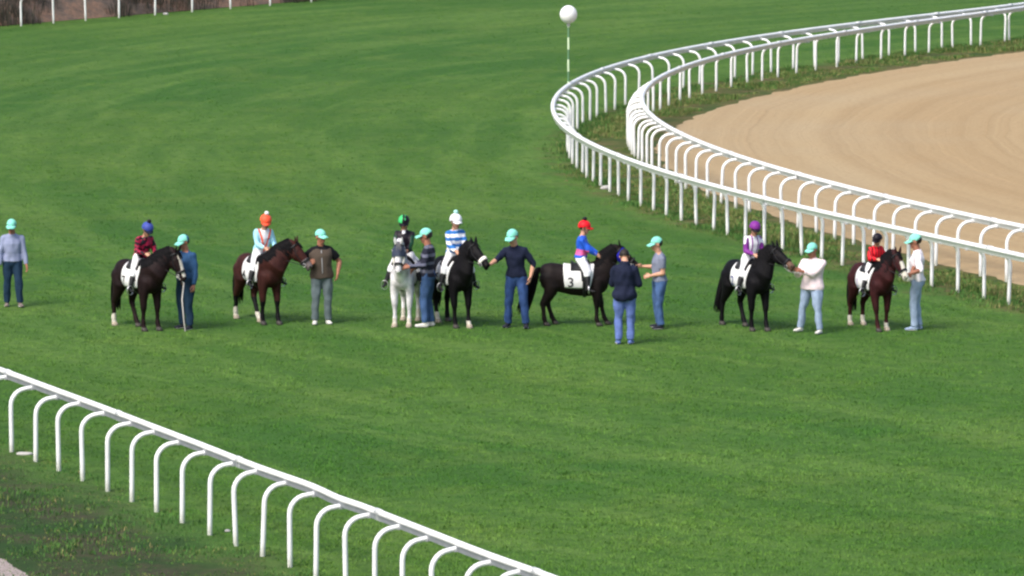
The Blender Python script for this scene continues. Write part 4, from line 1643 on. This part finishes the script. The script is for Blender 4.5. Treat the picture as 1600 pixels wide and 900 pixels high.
# 4: black pony with white noseband
h4 = horse(707, 508, R(-67), 1.25, 'black pony with a white noseband and two white feet', dict(coat=C_BLACK, mane=MANE_B), neck=(12, 56), head=(22, -40), hr=(.02, .03), hl=(-.04, 0), fl=(.04, .0), fr=(-.02, .02), socks=('hr', 'fl'), number='5',
           extra=dict(noseband=PADW, sock_h=.13))
rider(h4, 1.36, 'jockey in blue and white hooped silks with a white helmet', dict(shirt=[SKYB, WSILK], shirt_fn=lambda q, a: 1 if (q[2] * 1.0) % .088 > .044 else 0, trousers=WHITE_B, shoes=M_BLACK, helmet=[WSILK], visor=WSILK, pompom=cloth('pale_turquoise', 170, 222, 214)), head=(R(4), R(6)), lean=(R(2), 0))
# 5: dark pony seen from the side, number 3
h5 = horse(898, 508, R(-3), 1.16, 'dark brown pony side on with a blue face hood and cloth number 3', dict(coat=C_DKBR, mane=MANE_B), neck=(0, 53), head=(0, -40), hr=(-.02, 0), hl=(.12, 0), fr=(.0, 0), fl=(.14, -.0), number='3', extra=dict(deep=1.24, num_at=(-.05, .69), num_size=.21, hood=BLUE_HD, hood_span=(.03, .17)), tail=(.16, 0, .06), lf=1.08)
rider(h5, 1.28, 'jockey in royal blue silks with a red helmet', dict(shirt=[ROYAL, PINKS], shirt_fn=lambda q, a: 1 if .57 < q[2] < .65 and a > .040 else 0, trousers=WHITE_B, shoes=M_BLACK, helmet=[RED], visor=RED, pompom=BLK_S), head=(R(-6), R(4)), lean=(R(4), 0))
# 6: black pony stretching its neck
h6 = horse(1167, 513, R(-62), 1.24, 'black pony with a brown nose reaching to the right', dict(coat=C_BLACK, mane=MANE_B, muzzle=C_BRN), neck=(15, 53), head=(20, -32), hr=(-.16, 0), hl=(.18, 0), fl=(.06, 0), fr=(-.06, .02), number='2', extra=dict(muzzle=.30, num_mat=cloth('number_blue', 60, 72, 130)), tail=(.04, -.1, .04))
rider(h6, 1.28, 'jockey in purple and white silks with a purple helmet', dict(shirt=[PURPLE, WSILK], shirt_fn=lambda q, a: 0 if (a < .045 and abs(q[1]) > .08) or abs(abs(q[1]) - .045) < .010 else 1, trousers=WHITE_B, shoes=M_BLACK, helmet=[PURPLE], visor=BLK_S, pompom=None), head=(R(-14), R(4)), lean=(R(14), 0))
# 7: red bay with white face
h7 = horse(1361, 513, R(-66), 1.18, 'red bay pony with a white face and white feet', dict(coat=C_BAYR, mane=MANE_B, muzzle=M_SOCK), neck=(14, 52), head=(12, -52), hr=(-.10, 0), hl=(-.02, -.02), fl=(-.04, 0), fr=(.06, 0.02), socks=('hr', 'hl', 'fl'), number='1',
           extra=dict(blaze=(.040, .14, .42, .02), muzzle=.30, sock_h=.13, num_mat=cloth('number_violet', 150, 130, 190)))
rider(h7, 1.10, 'jockey in red and black striped silks with a black helmet', dict(shirt=[RED, BLK_S, PINKS], shirt_fn=lambda q, a: 1 if (q[1] + .5) % .05 < .014 or q[2] < .60 else 0, trousers=WHITE_B, shoes=M_BLACK, helmet=[BLK_S], visor=BLK_S, pompom=None), up=-.06, head=(R(-50), R(8)), lean=(R(13), 0))

HN = 'handlers in turquoise caps'
# man at the left edge, walking
person(P(20, 479), R(-80), 1.61, 'man in a lavender shirt and dark trousers walking at the left edge', HN, dict(shirt=[LAV], trousers=DKTEAL, shoes=SHOE_B, cap=TURQ, cap_back=TURQB),
       feet=((.10, .13), (-.06, -.10)), hands=(None, None), head=(R(-14), R(10)), skin=M_SKIN_D, build=1.05)
# 1
tgt = h1['HP'](.40, .02, .06)
p1, i1 = person(P(291, 514), R(-132), 1.68, 'man in a blue sweater beside the white blazed pony', HN, dict(shirt=[BLUE_S], trousers=DKTEAL, shoes=SHOE_D, cap=TURQ, cap_back=TURQB),
                feet=((.03, .13), (-.03, -.12)), hands=(None, tgt + V((.05, -.02, -.02))), head=(R(-10), R(12)), skin=M_SKIN_D, build=1.12, curl=(.9, .6))
b = h1['bit'][1]
line('lead_rope', [h1['bit'][-1], tgt + V((.05, -.05, -.03)), tgt + V((.03, -.28, -.3)), tgt + V((.06, -.33, -.62)), tgt + V((.085, -.33, -.86))], .014, M_ROPE, h1)
# 2
tgt = h2['HP'](.36, .03, .05)
person(P(503, 506), R(-82), 1.69, 'man in an olive brown vest and grey trousers holding the bay pony', HN, dict(shirt=[BLACKC], sleeve=.36, vest=VESTM, trousers=GREY_T, shoes=SHOE_W, cap=TURQ),
       feet=((.02, .11), (.05, -.13)), hands=(('r', (.04, .185, .47)), tgt + V((.03, 0, 0))), head=(R(30), R(4)), build=1.10, skin=M_SKIN_D, elbow=((-.5, .8, -.4), (-.3, -.5, -.7)), lean=(R(-2), R(-2)))
# 3
tgt = h3['HP'](.36, .06, .04)
person(P(669, 511), R(170), 1.76, 'man in a grey hooped sweater beside the white pony', HN, dict(shirt=[STRIPE_D, STRIPE_L], shirt_fn=lambda q, a: 1 if q[2] % .085 > .055 else 0, trousers=DENIM, shoes=SHOE_W, cap=TURQ),
       feet=((.04, .07), (-.04, -.10)), hands=(tgt + V((.04, -.05, 0)), tgt + V((.1, .05, -.1))), head=(0, R(8)), build=1.02, skin=M_SKIN_D)
# 4
tgt = h4['HP'](.40, .0, .06)
person(P(807, 512), R(-104), 1.77, 'man in a navy sweater stretching an arm to the black pony', HN, dict(shirt=[NAVY], sleeve=.66, trousers=DENIM_D, shoes=SHOE_D, cap=TURQ),
       feet=((.06, .20), (.0, -.16)), hands=(('r', (.05, .17, .46)), tgt + V((-.02, 0, 0))), head=(R(-20), R(10)), build=1.03, lean=(R(5), R(-3)), elbow=((-.6, .7, -.4), (-.2, -.3, -.8)))
# 5
tgt = h5['HP'](.40, .02, .06)
person(P(1030, 513), R(-164), 1.63, 'man in a grey tee shirt and jeans stretching an arm to the hooded pony', HN, dict(shirt=[GREYTEE], sleeve=.34, trousers=DENIM, shoes=SHOE_D, cap=TURQ),
       feet=((.02, .16), (-.04, -.12)), hands=(('r', (.15, .03, .545)), tgt + V((.08, 0, 0))), head=(0, R(6)), build=1.06, lean=(R(2), 0))
# man in the dark jacket, seen from behind
person(P(976, 538), R(86), 1.68, 'man in a dark jacket and pale blue jeans seen from behind', 'man seen from behind', dict(shirt=[NAVY], shirt_loose=.028, hem=.46, flare=.02, trousers=DENIM_M, shoes=DENIM_M, shirt_name='jacket', collar=True),
       feet=((.0, .11), (.02, -.10)), hands=(('r', (.20, .06, .66)), ('r', (.20, -.10, .64))), head=(R(10), R(40)), build=1.10, hair=M_HAIR, elbow=((-.3, .35, -.9), (-.3, -.35, -.9)))
# 6
tgt = h6['HP'](.39, .0, .07)
person(P(1269, 520), R(-128), 1.59, 'man in a pinkish white shirt pulling the black pony with both hands', HN, dict(shirt=[PINKW], shirt_loose=.034, hem=.47, sleeve=.9, trousers=DENIM_L, shoes=SHOE_W, cap=TURQ),
       feet=((.04, .20), (.02, -.24)), hands=(tgt + V((.12, -.03, -.03)), tgt + V((.05, 0, -.02))), head=(R(-6), R(10)), build=1.22, skin=M_SKIN_D, lean=(R(-2), 0))
line('lead_rope', [h6['HP'](.33, 0, .09), tgt + V((.03, 0, -.02)), tgt + V((.16, -.03, -.03))], .016, M_ROPE, h6)
# 7
tgt = h7['HP'](.36, .05, .08)
person(P(1432, 516), R(176), 1.71, 'man in a white shirt and light jeans holding the white faced pony', HN, dict(shirt=[WHITES], sleeve=.55, trousers=DENIM_L, shoes=DENIM_L, cap=TURQ),
       feet=((.03, .06), (-.05, -.08)), hands=(tgt + V((.03, -.04, 0)), tgt + V((.08, .05, -.02))), head=(0, R(8)), build=1.06, skin=M_SKIN_D)
